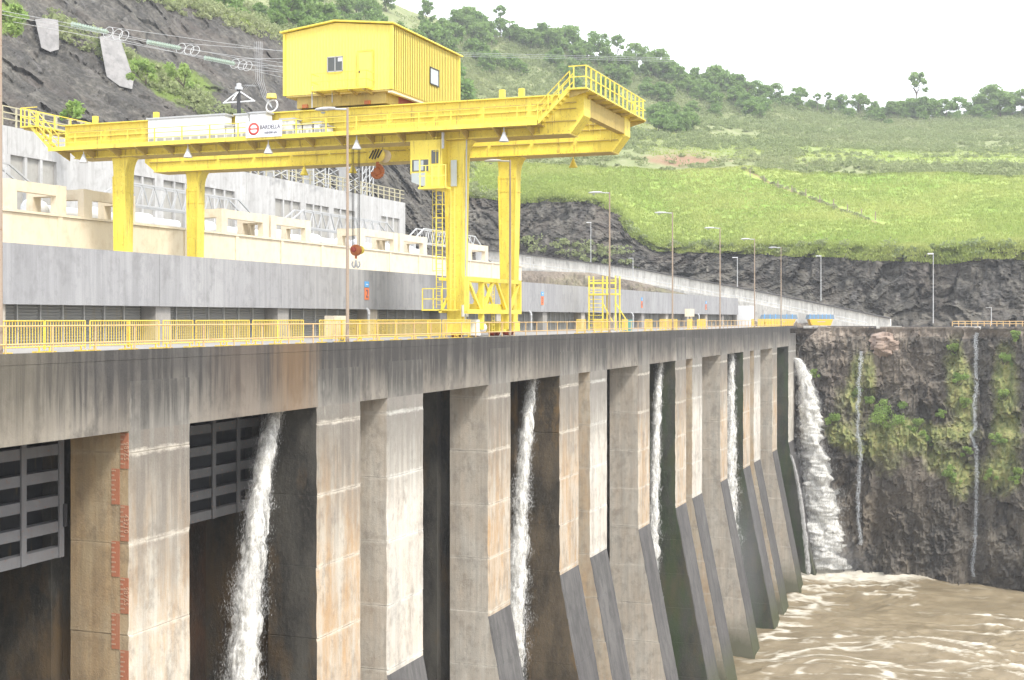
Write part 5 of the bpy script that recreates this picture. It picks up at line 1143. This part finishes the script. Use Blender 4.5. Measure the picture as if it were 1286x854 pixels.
def tree(R_, H_, z0, nb, per, ls, loc, lab, grp, name='tree', m=None):
    t = thing(name, loc, lab, 'tree', grp)
    tr_ = MB(); hh = z0 + H_ * .4; pts = [Vector((0, 0, -1))] + [Vector((U(-.3, .3) * k, U(-.3, .3) * k, hh * k / 3)) for k in (1, 2, 3)]
    for k in range(3): tr_.tube(pts[k], pts[k+1], .30 - .07 * k, .24 - .07 * k, n=6)
    tr_.build('trunk', m_bark, t) if False else None
    for k in range(6):
        a = U(0, 6.28); s0 = pts[2].lerp(pts[3], rnd()); e = Vector((R_ * .7 * math.cos(a), R_ * .7 * math.sin(a), z0 + H_ * U(.3, .8))); mid = s0.lerp(e, .5) + Vector((0, 0, .4)); tr_.tube(s0, mid, .12, .08, n=5).tube(mid, e, .08, .03, n=5)
    me = bpy.data.meshes.new('trunk'); me.from_pydata(tr_.v, [], tr_.f); me.materials.append(m_bark); link('trunk', me, t)
    P, T = crown_pts(nb, per, R_, H_, z0, .8); V, Q_ = leaf_quads(P, ls); me = np_mesh('crown', V, Q_, m or m_leaf); attr(me, 'tint', np.repeat(T * .5, 4)); link('crown', me, t)
    return t
def palm(loc, lab, h=9):
    t = thing('palm_tree', loc, lab, 'palm tree', 'palms on the ridge'); MB().path([loc + Vector((0, 0, -1)), loc + Vector((.2, 0, h * .5)), loc + Vector((0, .1, h))], .22, 7).build('trunk', m_bark, t)
    for k in range(13):
        a = 2 * math.pi * k / 13 + U(-.2, .2); m = MB(); L = U(3.2, 4.2); up = U(.2, 1.4); pr = None
        for q in range(7):
            s = q / 6; r = L * s; z = h + up * math.sin(s * 2.2) - 2.2 * s * s * (1.3 - up * .5); c = loc + Vector((r * math.cos(a), r * math.sin(a), z)); w = .55 * math.sin(math.pi * min(.97, s + .12)); sd = Vector((-math.sin(a), math.cos(a), 0)) * w
            cur_ = (c - sd - Vector((0, 0, w * .6)), c, c + sd - Vector((0, 0, w * .6)))
            if pr: m.add([*pr, *cur_], [(0, 1, 4, 3), (1, 2, 5, 4)])
            pr = cur_
        m.build('frond', m_leaf, t)
protos = []
specs = [(5.0, 7.0, 2.6, 26, 60, .55), (6.2, 6.2, 3.4, 30, 60, .6), (4.0, 8.2, 2.0, 24, 60, .5), (5.6, 4.4, 5.6, 17, 60, .5), (4.2, 5.0, .8, 20, 60, .5), (3.0, 5.6, 6.4, 11, 50, .45)]
KIND = ['rounded tree', 'broad tree', 'narrow tree', 'flat topped tree', 'bushy tree', 'straggly tree']
tpos = []
# (u, zone, kind, scale)
for u, zn, k, s in [(585,3.97,1,1.0),(600,3.94,0,1.1),(618,3.9,2,1.0),(628,3.98,5,1.15),(652,3.96,1,.8),(668,3.93,0,1.0),(680,3.97,0,1.15),(694,3.95,1,1.1),(712,3.98,1,1.25),(724,3.92,0,1.0),(738,3.95,2,.9),(752,3.98,3,1.3),(761,3.93,0,1.1),(776,3.99,5,1.25),(788,3.95,1,.95),(800,3.97,3,1.3),(815,3.94,0,1.1),
        (826,3.98,3,1.25),(838,3.95,1,1.1),(850,3.97,0,1.0),(862,3.96,4,1.0),(878,3.97,4,.8),(890,3.95,0,1.0),(899,3.98,1,1.15),(913,3.95,1,1.1),(925,3.97,0,1.05),(936,3.97,4,1.0),(949,3.98,3,.9),(962,3.96,0,.9),(974,3.97,3,.9),(988,3.96,4,.9),(1002,3.98,3,.85),(1018,3.97,4,.8),(1040,3.97,5,.75),
        (1058,3.98,3,.8),(1078,3.97,3,.95),(1092,3.98,4,.8),(1108,3.97,4,.9),(1122,3.96,0,.9),(1142,3.97,1,1.0),(1152,3.99,5,1.7),(1160,3.95,0,1.1),(1172,3.96,1,1.0),(1188,3.97,3,.9),(1204,3.98,3,.95),(1218,3.97,4,.9),(1232,3.98,0,1.0),(1244,3.97,3,1.35),(1256,3.96,1,1.2),(1268,3.98,3,1.1),(1284,3.97,3,1.15),(1304,3.97,0,1),(1330,3.97,1,1)]:
    tpos.append((u, zn, k, s, 'on the skyline'))
for i in range(70):                                        # woods on the upper left slope
    u = U(355, 610); tpos.append((u, U(3.05, 3.95) if u > 430 else U(1.7, 3.6), random.choice([0, 1, 2, 4]), U(.7, 1.15), 'in the upper wood'))
for i in range(46): u = U(600, 960); tpos.append((u, U(3.62, 3.92), random.choice([0, 1, 4, 0]), U(.6, .95), 'below the skyline'))
for i in range(62): u = 575 + i * 12.3 + U(-5, 5); tpos.append((u, U(3.93, 4.0), random.choice([0, 4, 1, 4, 2]), U(.55, .95) * (1 if u < 880 else .85), 'along the ridge'))
for i in range(24): u = U(200, 360); tpos.append((u, U(1.25, 2.6), random.choice([0, 4, 4]), U(.45, .75), 'above dark rock'))
for i in range(14): u = U(810, 870); tpos.append((u, U(3.28, 3.45), 4, U(.8, 1.1), 'in the dark thicket'))
for i in range(84): u = 880 + i * 7.4 + U(-4, 4); tpos.append((u, U(3.9, 4.0), random.choice([4, 0, 4, 3, 1, 2, 5]), U(.4, .85), 'on the right ridge'))
def where(u):
    refs = [(200,'above the left rock'),(300,'above the insulators'),(380,'left of house'),(450,'above house'),(520,'behind house'),(590,'right of the house'),(650,'above the girder'),(710,'above the end stairs'),(760,'above the end platform'),
            (820,'right of end platform'),(880,'above cliff lamps'),(950,'above the fence line'),(1010,'left of lone tree'),(1080,'by lone tree'),(1150,'under lone tree'),(1210,'right of lone tree'),(1260,'near the right edge'),(1330,'past the right edge')]
    return min(refs, key=lambda r: abs(r[0] - u))[1]
def ordw(n):
    T = ['', '', 'twenty', 'thirty', 'forty']; O = ['', 'first', 'second', 'third', 'fourth', 'fifth', 'sixth', 'seventh', 'eighth', 'ninth', 'tenth', 'eleventh', 'twelfth', 'thirteenth', 'fourteenth', 'fifteenth', 'sixteenth', 'seventeenth', 'eighteenth', 'nineteenth']
    return O[n] if n < 20 else (T[n // 10][:-1] + 'ieth' if n % 10 == 0 else T[n // 10] + '-' + O[n % 10])
tp = {}; tl = [(u, zn, k, s, '%s, %s' % (w_, where(u))) for u, zn, k, s, w_ in sorted(tpos)]; cnt = {}
for u, zn, k, s, w_ in tl: cnt[(k, w_)] = cnt.get((k, w_), 0) + 1
seen = {}
for u, zn, k, s, w_ in tl:
    g_ = ground_at(u, zn); q = seen[(k, w_)] = seen.get((k, w_), -1) + 1
    if q >= len(ORD): ORD.append(ordw(len(ORD) + 1))
    lab = '%s %s' % (KIND[k], w_) if cnt[(k, w_)] == 1 else '%s %s from left %s' % (ORD[q], KIND[k], w_)
    if k not in tp:
        R_, H_, z0, nb, per, ls = specs[k]; t = tree(R_, H_, z0, nb, per, ls, (0, 0, 0), lab, 'trees on the hill'); tp[k] = t; CH.clear(); t.location = g_; t.scale = (s, s, s)
    else: t = dup(tp[k], g_, U(0, 6.28), s, label=lab)
    t.location.z -= .5
palm(ground_at(640, 3.97), 'dark palm on the ridge above the girder, left of the others', 9); palm(ground_at(735, 3.98), 'small palm on the ridge above the end stairs', 8); palm(ground_at(420, 2.9), 'palm rising in the wood above the machinery house', 7)

def scatter(n, ulo, uhi, zlo, zhi, cond=None):
    out = []
    while len(out) < n:
        u = U(ulo, uhi); z = U(zlo, zhi)
        if cond and not cond(u, z): continue
        out.append(ground_at(u, z))
    return np.array(out)
def sample(n, ulo, uhi, zlo, zhi, keep=None):
    u = np.random.uniform(ulo, uhi, n); z = np.random.uniform(zlo, zhi, n)
    c = (u + 300) / DU; r = np.interp(z, Zn[:sum(rows)+1, 0], np.arange(sum(rows)+1)); ci = c.astype(int); ri = r.astype(int); fc = (c - ci)[:, None]; fr_ = (r - ri)[:, None]; ri = np.minimum(ri, R - 2)
    p = PTg[ri,ci]*(1-fc)*(1-fr_) + PTg[ri,ci+1]*fc*(1-fr_) + PTg[ri+1,ci]*(1-fc)*fr_ + PTg[ri+1,ci+1]*fc*fr_
    if keep is not None: k = keep(u, z, p); p = p[k]
    return p
# brush
def kp(u, z, p): return (fbm(p * .035, 3, 81) + .25 * (z > 3.5) + .15 * (u < 620) > np.random.rand(len(u)) * .35 + .33) & ~((z < 3.3) & (u > 1000) & (np.random.rand(len(u)) < .8))
bp = sample(11500, 560, 1650, 3.0, 4.0, kp); bp2 = sample(1500, 190, 600, 1.05, 3.9)
bp = np.concatenate([bp, bp2, sample(260, 150, 640, .93, 1.03), sample(380, 60, 330, .35, .9, lambda u, z, p: np.abs(z - .60 + (u - 170) * .0016) < .07), sample(45, 650, 800, .05, .35), sample(700, 600, 1400, 2.0, 3.0, lambda u, z, p: (np.abs(u - 860) > 90) | (np.random.rand(len(u)) < .25)), sample(60, 780, 1400, .84, 1.0), sample(1900, 640, 1650, 3.9, 4.0)])
tz = []
for i in range(38):
    t_ = rnd() ** .9; u = 935 + 175 * t_ + U(-2, 2); v = 217 + 64 * t_ + U(-2.2, 1.2); v1 = np.interp(u, [a[0] for a in L1], [a[1] for a in L1]); v2 = np.interp(u, [a[0] for a in L2], [a[1] for a in L2]); tz.append(tuple(ground_at(u, 1 + (v1 - v) / (v1 - v2))))
nbp = len(bp); bp = np.concatenate([bp, np.array(tz)]); per = 46; n = len(bp); rad = (.9 + 1.5 * np.random.rand(n) ** 2) * np.interp(bp[:, 2], [50, 75, 95], [1, 1.3, 2.0]); rad[nbp:] = .5 + .3 * np.random.rand(n - nbp); q = np.random.randn(n, per, 3); q /= np.linalg.norm(q, axis=2)[..., None]; q *= np.random.rand(n, per, 1) ** .4; q[..., 2] = np.abs(q[..., 2]) * .9
cen = (bp[:, None, :] + q * rad[:, None, None]).reshape(-1, 3); V, Qb = leaf_quads(cen, .36); me = np_mesh('hillside_brush', V, Qb, m_brush)
ti = np.clip(fbm(bp * .03, 3, 83) * 1.6 - .45 + .3 * (np.random.rand(n) - .5), 0, 1); ti[nbp:] = .9; attr(me, 'tint', np.repeat(ti, per * 4)); link('hillside_brush', me, kind='stuff', label='mixed green and dry brush covering the hillside', cat='brush')
# grass tufts
def ktr(u, z, p):
    d = -p[:, 0] * ST + p[:, 1] * CT; v = 400 - F * (p[:, 2] - CZ) / d; return seg_dist(u, v, (935, 217), (1110, 281)) > 2.6
gp = np.concatenate([sample(46000, 590, 1320, 1.0, 2.05, ktr), sample(20000, 1320, 1650, 1.0, 2.05), sample(9000, 590, 1320, .93, 1.06), sample(16000, 780, 1650, .80, 1.0), sample(10000, 800, 1650, 3.0, 3.4), sample(5000, 180, 420, .97, 1.6)]); n = len(gp); per = 4
ang = np.random.rand(n, per) * 6.28; h = (.25 + .35 * np.random.rand(n, per)); w = .13; base = gp[:, None, :] + np.random.randn(n, per, 3) * [.3, .3, 0]
sd = np.stack([np.cos(ang) * w, np.sin(ang) * w, ang * 0], -1); tipo = np.stack([np.cos(ang + 1.5) * h * .5, np.sin(ang + 1.5) * h * .5, h], -1)
V = np.stack([base - sd, base + sd, base + tipo], 2).reshape(-1, 3); me = np_mesh('hillside_grass', V, np.arange(len(V)).reshape(-1, 3), m_grassb)
ti = np.clip(fbm(gp * .12, 3, 85) * 1.6 + fbm(gp * .035, 3, 86) * 2.4 - 1.7 + .4 * (np.random.rand(n) - .5), 0, 1); attr(me, 'tint', np.repeat(ti, per * 3)); link('hillside_grass', me, kind='stuff', label='bright tall grass covering the slope above the cliff', cat='grass')
# bushes on cliffs
def bush(loc, R_, n_, lab, grp='bushes on the river cliff', flat=.8, ls=.16):
    t = thing('cliff_bush', loc, lab, 'bush', grp); P, T = crown_pts(9, n_ // 9, R_, R_ * 1.1, -R_ * .35, flat); P[:, 1] *= .6
    V, Q_ = leaf_quads(P, ls, aspect=1.3); me = np_mesh('leaves', V, Q_, m_bush); attr(me, 'tint', np.repeat(T, 4)); link('leaves', me, t)
    s = MB()
    for k in range(7): e = Vector((U(-.7, .7) * R_, U(-.4, .2) * R_, U(0, .8) * R_)); s.tube((0, .4 * R_, -.4 * R_), e, .05, .02, n=4)
    me = bpy.data.meshes.new('stems'); me.from_pydata(s.v, [], s.f); me.materials.append(m_bark); link('stems', me, t)
for (u, v, r, lab) in [(1122,527,3.3,'largest light green bush on the ledge between the two trickles'),(1150,540,1.6,'bush at the right end of the big ledge bush'),(1110,512,1.5,'bush at the upper left of the big ledge bush'),(1048,532,1.5,'bright green bush beside the big waterfall at the end of the dam'),(1080,495,1.1,'small bush hanging under the left trickle'),(1092,505,1.0,'small bush right of the left trickle'),
        (1192,598,1.7,'bright green bush low on the cliff, left of the right trickle'),(1182,522,.9,'small upright bush above the right end of the ledge'),(1200,440,1.2,'leafy patch high on the cliff left of the right trickle'),(1205,480,1.4,'hanging leaves left of the right trickle, middle height'),(1212,510,1.1,'yellowish leaves hanging left of the right trickle'),(1262,455,1.3,'leafy patch high on the cliff near the right edge'),
        (1262,500,1.3,'hanging leaves midway up the cliff near the right edge'),(1280,600,1.4,'green bush low on the cliff at the right edge'),(1245,600,1.2,'bush right of the lower right trickle'),(1215,570,1.0,'small bush beside the bend of the right trickle'),(1255,552,1.3,'olive bush on the ledge right of the right trickle'),(1275,425,1.0,'small bush at the cliff top near the right edge'),(1165,555,1.2,'pale bush below the ledge right part'),(1022,470,.8,'small plants under the yard edge beside the dam end')]:
    p_ = cliff_pt(u, v); r *= 1.25; bush(p_ - Vector((0, .5, 0)), r, int(420 * r + 160), lab, ls=.13)
for (u, v, d, r, lab) in [(178,95,178,2.6,'light green bush on the rock ledge, right of the concrete buttress'),(225,97,190,3.0,'green bush cluster on the rock slope behind the cabinets'),(92,146,128,1.6,'green bush just above the left end of the crane girder'),(20,25,150,2.4,'green foliage at the top left corner'),(8,35,140,2.2,'green tuft at the left edge on the rock')]:
    p_ = PX(u, v, d); bush(p_, r, int(300 * r), lab, 'bushes on the left rock', ls=.22)
fy = y_of(40, -39.8); bush(Vector((-39.8, fy, z_of(748, -39.8, fy))), 1.1, 700, 'dark green ferns inside the leftmost opening', 'ferns in the openings', ls=.1)

# ------------------------------------------------------------------ haze
hm = bpy.data.materials.new('pale air'); hm.use_nodes = True; hn = hm.node_tree; hn.nodes.clear()
ho = hn.nodes.new('ShaderNodeOutputMaterial'); hv = hn.nodes.new('ShaderNodeVolumePrincipled'); hn.links.new(hv.outputs[0], ho.inputs['Volume'])
hv.inputs['Color'].default_value = (.93, .96, 1, 1); hv.inputs['Density'].default_value = .00034; hv.inputs['Anisotropy'].default_value = .2
mn, mx = PT.min(0), PT.max(0)
MB().box(min(mn[0], -150) - 20, 960, -210, mx[1] + 20, -48, mx[2] + 30).build('haze', hm, kind='stuff')
# ------------------------------------------------------------------ waterfalls
def fall(name, lab, p0, v0, z1, r0, r1, n, mat, grp, w0=(.1, .1), g=9.8, sz=(.035, .09), core=True, push=None):
    t = thing(name, p0, lab, 'waterfall', grp); p0 = Vector(p0); v0 = Vector(v0)
    T1 = (v0.z + math.sqrt(v0.z ** 2 + 2 * g * (p0.z - z1))) / g
    def pos(tt): return np.stack([p0.x + v0.x * tt, p0.y + v0.y * tt, p0.z + v0.z * tt - .5 * g * tt * tt], -1)
    if core:                                               # ragged twisted sheets
        for s in range(3):
            nr, nc = 260, 20; zz = np.linspace(0, 1, nr) ** 1.0; zfall = p0.z + (z1 - p0.z) * zz
            tt = (v0.z + np.sqrt(v0.z ** 2 + 2 * g * (p0.z - zfall))) / g; c = pos(tt); V = []
            rr = r0 + (r1 - r0) * zz ** .8
            a = np.linspace(0, 2 * np.pi, nc, endpoint=False)
            X_ = c[:, None, 0] + np.cos(a)[None] * rr[:, None] * .62; Y_ = c[:, None, 1] + np.sin(a)[None] * rr[:, None] * .62; Z_ = np.repeat(c[:, None, 2], nc, 1)
            P_ = np.stack([X_, Y_, Z_], -1).reshape(-1, 3); nn = fbm(P_ * [2.2, 2.2, .9] + s * 7, 4, 90 + s) - .5
            off = np.stack([np.cos(a)[None] * rr[:, None], np.sin(a)[None] * rr[:, None], 0 * rr[:, None] * a[None]], -1).reshape(-1, 3)
            P_ = P_ + off * (nn[:, None] * 1.2 - .40 + .24 * s); ix_ = np.arange(nr * nc).reshape(nr, nc)
            Q_ = np.stack([ix_[:-1], np.roll(ix_, -1, 1)[:-1], np.roll(ix_, -1, 1)[1:], ix_[1:]], -1).reshape(-1, 4)
            me = np_mesh('water_core', P_ - np.array(p0), Q_, m_veil if mat == m_fall else mat, True)
            attr(me, 'edge', (np.repeat(zz, nc) * .05 + s * .07 - (.14 if r1 < 4 else .24))); link('water_core', me, t)
    f = np.random.rand(n) ** .85; zfall = p0.z + (z1 - p0.z) * f; tt = (v0.z + np.sqrt(v0.z ** 2 + 2 * g * (p0.z - zfall))) / g; c = pos(tt)
    rr = r0 + (r1 - r0) * f ** .9; q = np.clip(np.random.randn(n, 2), -2.2, 2.2) * .5; lump = .55 + .9 * fbm(np.stack([c[:, 2] * 1.3, q[:, 0] * .3, q[:, 1] * 0], 1), 3, 95)
    cx = c[:, 0] + q[:, 0] * rr * lump; cy = c[:, 1] + q[:, 1] * rr * lump; V_ = np.stack([np.full(n, v0.x), np.full(n, v0.y), v0.z - g * tt], -1); V_ /= np.linalg.norm(V_, axis=1)[:, None]
    V_ = V_ + np.random.randn(n, 3) * .06
    a = np.random.randn(n, 3); a -= (a * V_).sum(1)[:, None] * V_; a /= np.linalg.norm(a, axis=1)[:, None]; b = np.cross(a, V_)
    w = np.random.uniform(*sz, n)[:, None] * (1 - .5 * np.clip(np.abs(q).max(1), 0, 1))[:, None]; L_ = w * np.random.uniform(6, 16, n)[:, None]; o = np.stack([cx, cy, c[:, 2]], -1) - np.array(p0)
    V = np.stack([o - V_ * L_, o + a * w, o + b * w, o - a * w, o - b * w, o + V_ * L_], 1).reshape(-1, 3)
    k = np.arange(n)[:, None] * 6; tri = np.array([[0,1,2],[0,2,3],[0,3,4],[0,4,1],[5,2,1],[5,3,2],[5,4,3],[5,1,4]]); Q_ = (k[:, :, None] + tri[None]).reshape(-1, 3)
    me = np_mesh('spray', V, Q_, m_spray, True); o_ = link('spray', me, t, kind='stuff')
GRP = 'jets of water falling from the dam'
fall('waterfall', 'nearest and widest white jet falling before the leftmost dark gate bay', (-33.9, 57.9, -3.0), (.3, -2.9, -1.0), -21, .38, 1.15, 60000, m_fall, GRP, sz=(.004, .013))
fall('waterfall', 'second white jet falling in the bay just right of the crane legs', (-33.9, 96.5, -2.9), (.25, -3.3, -1.0), -33, .38, 1.4, 45000, m_fall, GRP, sz=(.006, .019))
fall('waterfall', 'third white jet falling before the green mossy pier side', (-33.5, 135.0, -2.9), (.25, -2.9, -1.0), -36, .36, 1.0, 26000, m_fall, GRP, sz=(.008, .024))
fall('waterfall', 'fourth misty jet falling in the narrow far bay', (-33.3, 172.6, -3.0), (.2, -2.2, -1.0), -38.5, .4, 2.0, 24000, m_fall, GRP, sz=(.010, .030))
fall('waterfall', 'great white waterfall arching out beyond the end of the dam', (-32.0, 218.4, -5.2), (2.0, -.2, .6), WZ + .3, .7, 4.6, 90000, m_fall, GRP, sz=(.012, .036))
fall('waterfall', 'thin bright runnel sliding down the last sloping pier', (-31.4, 211.5, BRK - 2), (1.7, 0, -3.5), WZ + .3, .14, .4, 7000, m_fall2, GRP, sz=(.02, .06), core=False)
# mist where the great fall and the far jet strike the river
def mist(cx, cy, cz, rx, ry, rz, dens, lab):
    m = bpy.data.materials.new('drifting mist'); m.use_nodes = True; nt = m.node_tree; nt.nodes.clear(); o = nt.nodes.new('ShaderNodeOutputMaterial'); v = nt.nodes.new('ShaderNodeVolumePrincipled'); nt.links.new(v.outputs[0], o.inputs['Volume'])
    tc = nt.nodes.new('ShaderNodeTexCoord'); ln = nt.nodes.new('ShaderNodeVectorMath'); ln.operation = 'LENGTH'; nt.links.new(tc.outputs['Object'], ln.inputs[0])
    mr_ = nt.nodes.new('ShaderNodeMapRange'); mr_.inputs[1].default_value = 1; mr_.inputs[2].default_value = .1; mr_.inputs[4].default_value = dens; nt.links.new(ln.outputs[1], mr_.inputs[0]); nt.links.new(mr_.outputs[0], v.inputs['Density']); v.inputs['Color'].default_value = (.96, .97, 1, 1)
    b_ = MB().lathe((0, 0, 0), [(math.sin(a), -math.cos(a)) for a in [math.pi * k / 10 for k in range(11)]], 16); ob = b_.build('mist', m, kind='stuff', label=lab, cat='mist'); ob.location = (cx, cy, cz); ob.scale = (rx, ry, rz)
mist(-24.5, 214.5, WZ + 2.2, 7, 5, 4.0, .05, 'white mist at the foot of the great waterfall')
mist(-31.5, 171, WZ + 8, 3.2, 3.5, 13, .07, 'mist hanging in the far bay under the fourth jet')
for (pth, lab) in (([(1083,440),(1080,470),(1078,510),(1078,548),(1081,556),(1080,600),(1080,650),(1084,690)], 'left thin trickle down the river cliff past the ledge bush'), ([(1227,418),(1226,450),(1224,520),(1225,535),(1219,545),(1226,562),(1225,600),(1225,650),(1222,700),(1223,728)], 'right thin trickle with a bend on the river cliff')):
    dense = [(pth[i][0] + (pth[i+1][0] - pth[i][0]) * q / 6, pth[i][1] + (pth[i+1][1] - pth[i][1]) * q / 6) for i in range(len(pth) - 1) for q in range(6)]
    pts = [cliff_pt(u, v) - Vector((0, .45, 0)) for u, v in dense]
    for i in range(1, len(pts)): pts[i] = Vector((pts[i].x * .5 + pts[i-1].x * .5, min(pts[i].y, pts[i-1].y + .1), pts[i].z))
    t = thing('trickle', pts[-1], lab, 'waterfall', 'thin trickles on the river cliff'); P_ = []
    for a, b in zip(pts[:-1], pts[1:]):
        k = int((b - a).length * 110); s = np.random.rand(k)[:, None]; P_.append(np.array(a) + (np.array(b) - np.array(a)) * s + np.random.randn(k, 3) * [.26, .10, 0] * np.clip(fbm(np.linspace(0, 3, k)[:, None] * [1, 1, 1], 2, 5)[:, None], .2, 1))
    P_ = np.concatenate(P_); P_ += (fbm(P_ * .4, 2, 97) - .5)[:, None] * [.7, 0, 0]; n = len(P_); w = np.random.uniform(.008, .026, n)[:, None]; dn = np.array([0, 0, 1.]); sd = np.array([1., 0, 0]); fd = np.array([0, -1., 0])
    V = np.stack([P_ - dn * w * 5, P_ + sd * w, P_ + fd * w, P_ - sd * w, P_ + dn * w * 5], 1).reshape(-1, 3) - np.array(t.location); k = np.arange(n)[:, None] * 5
    me = np_mesh('water', V, (k[:, :, None] + np.array([[0,1,2],[0,2,3],[4,2,1],[4,3,2]])[None]).reshape(-1, 3), m_fall2); link('water', me, t, kind='stuff')
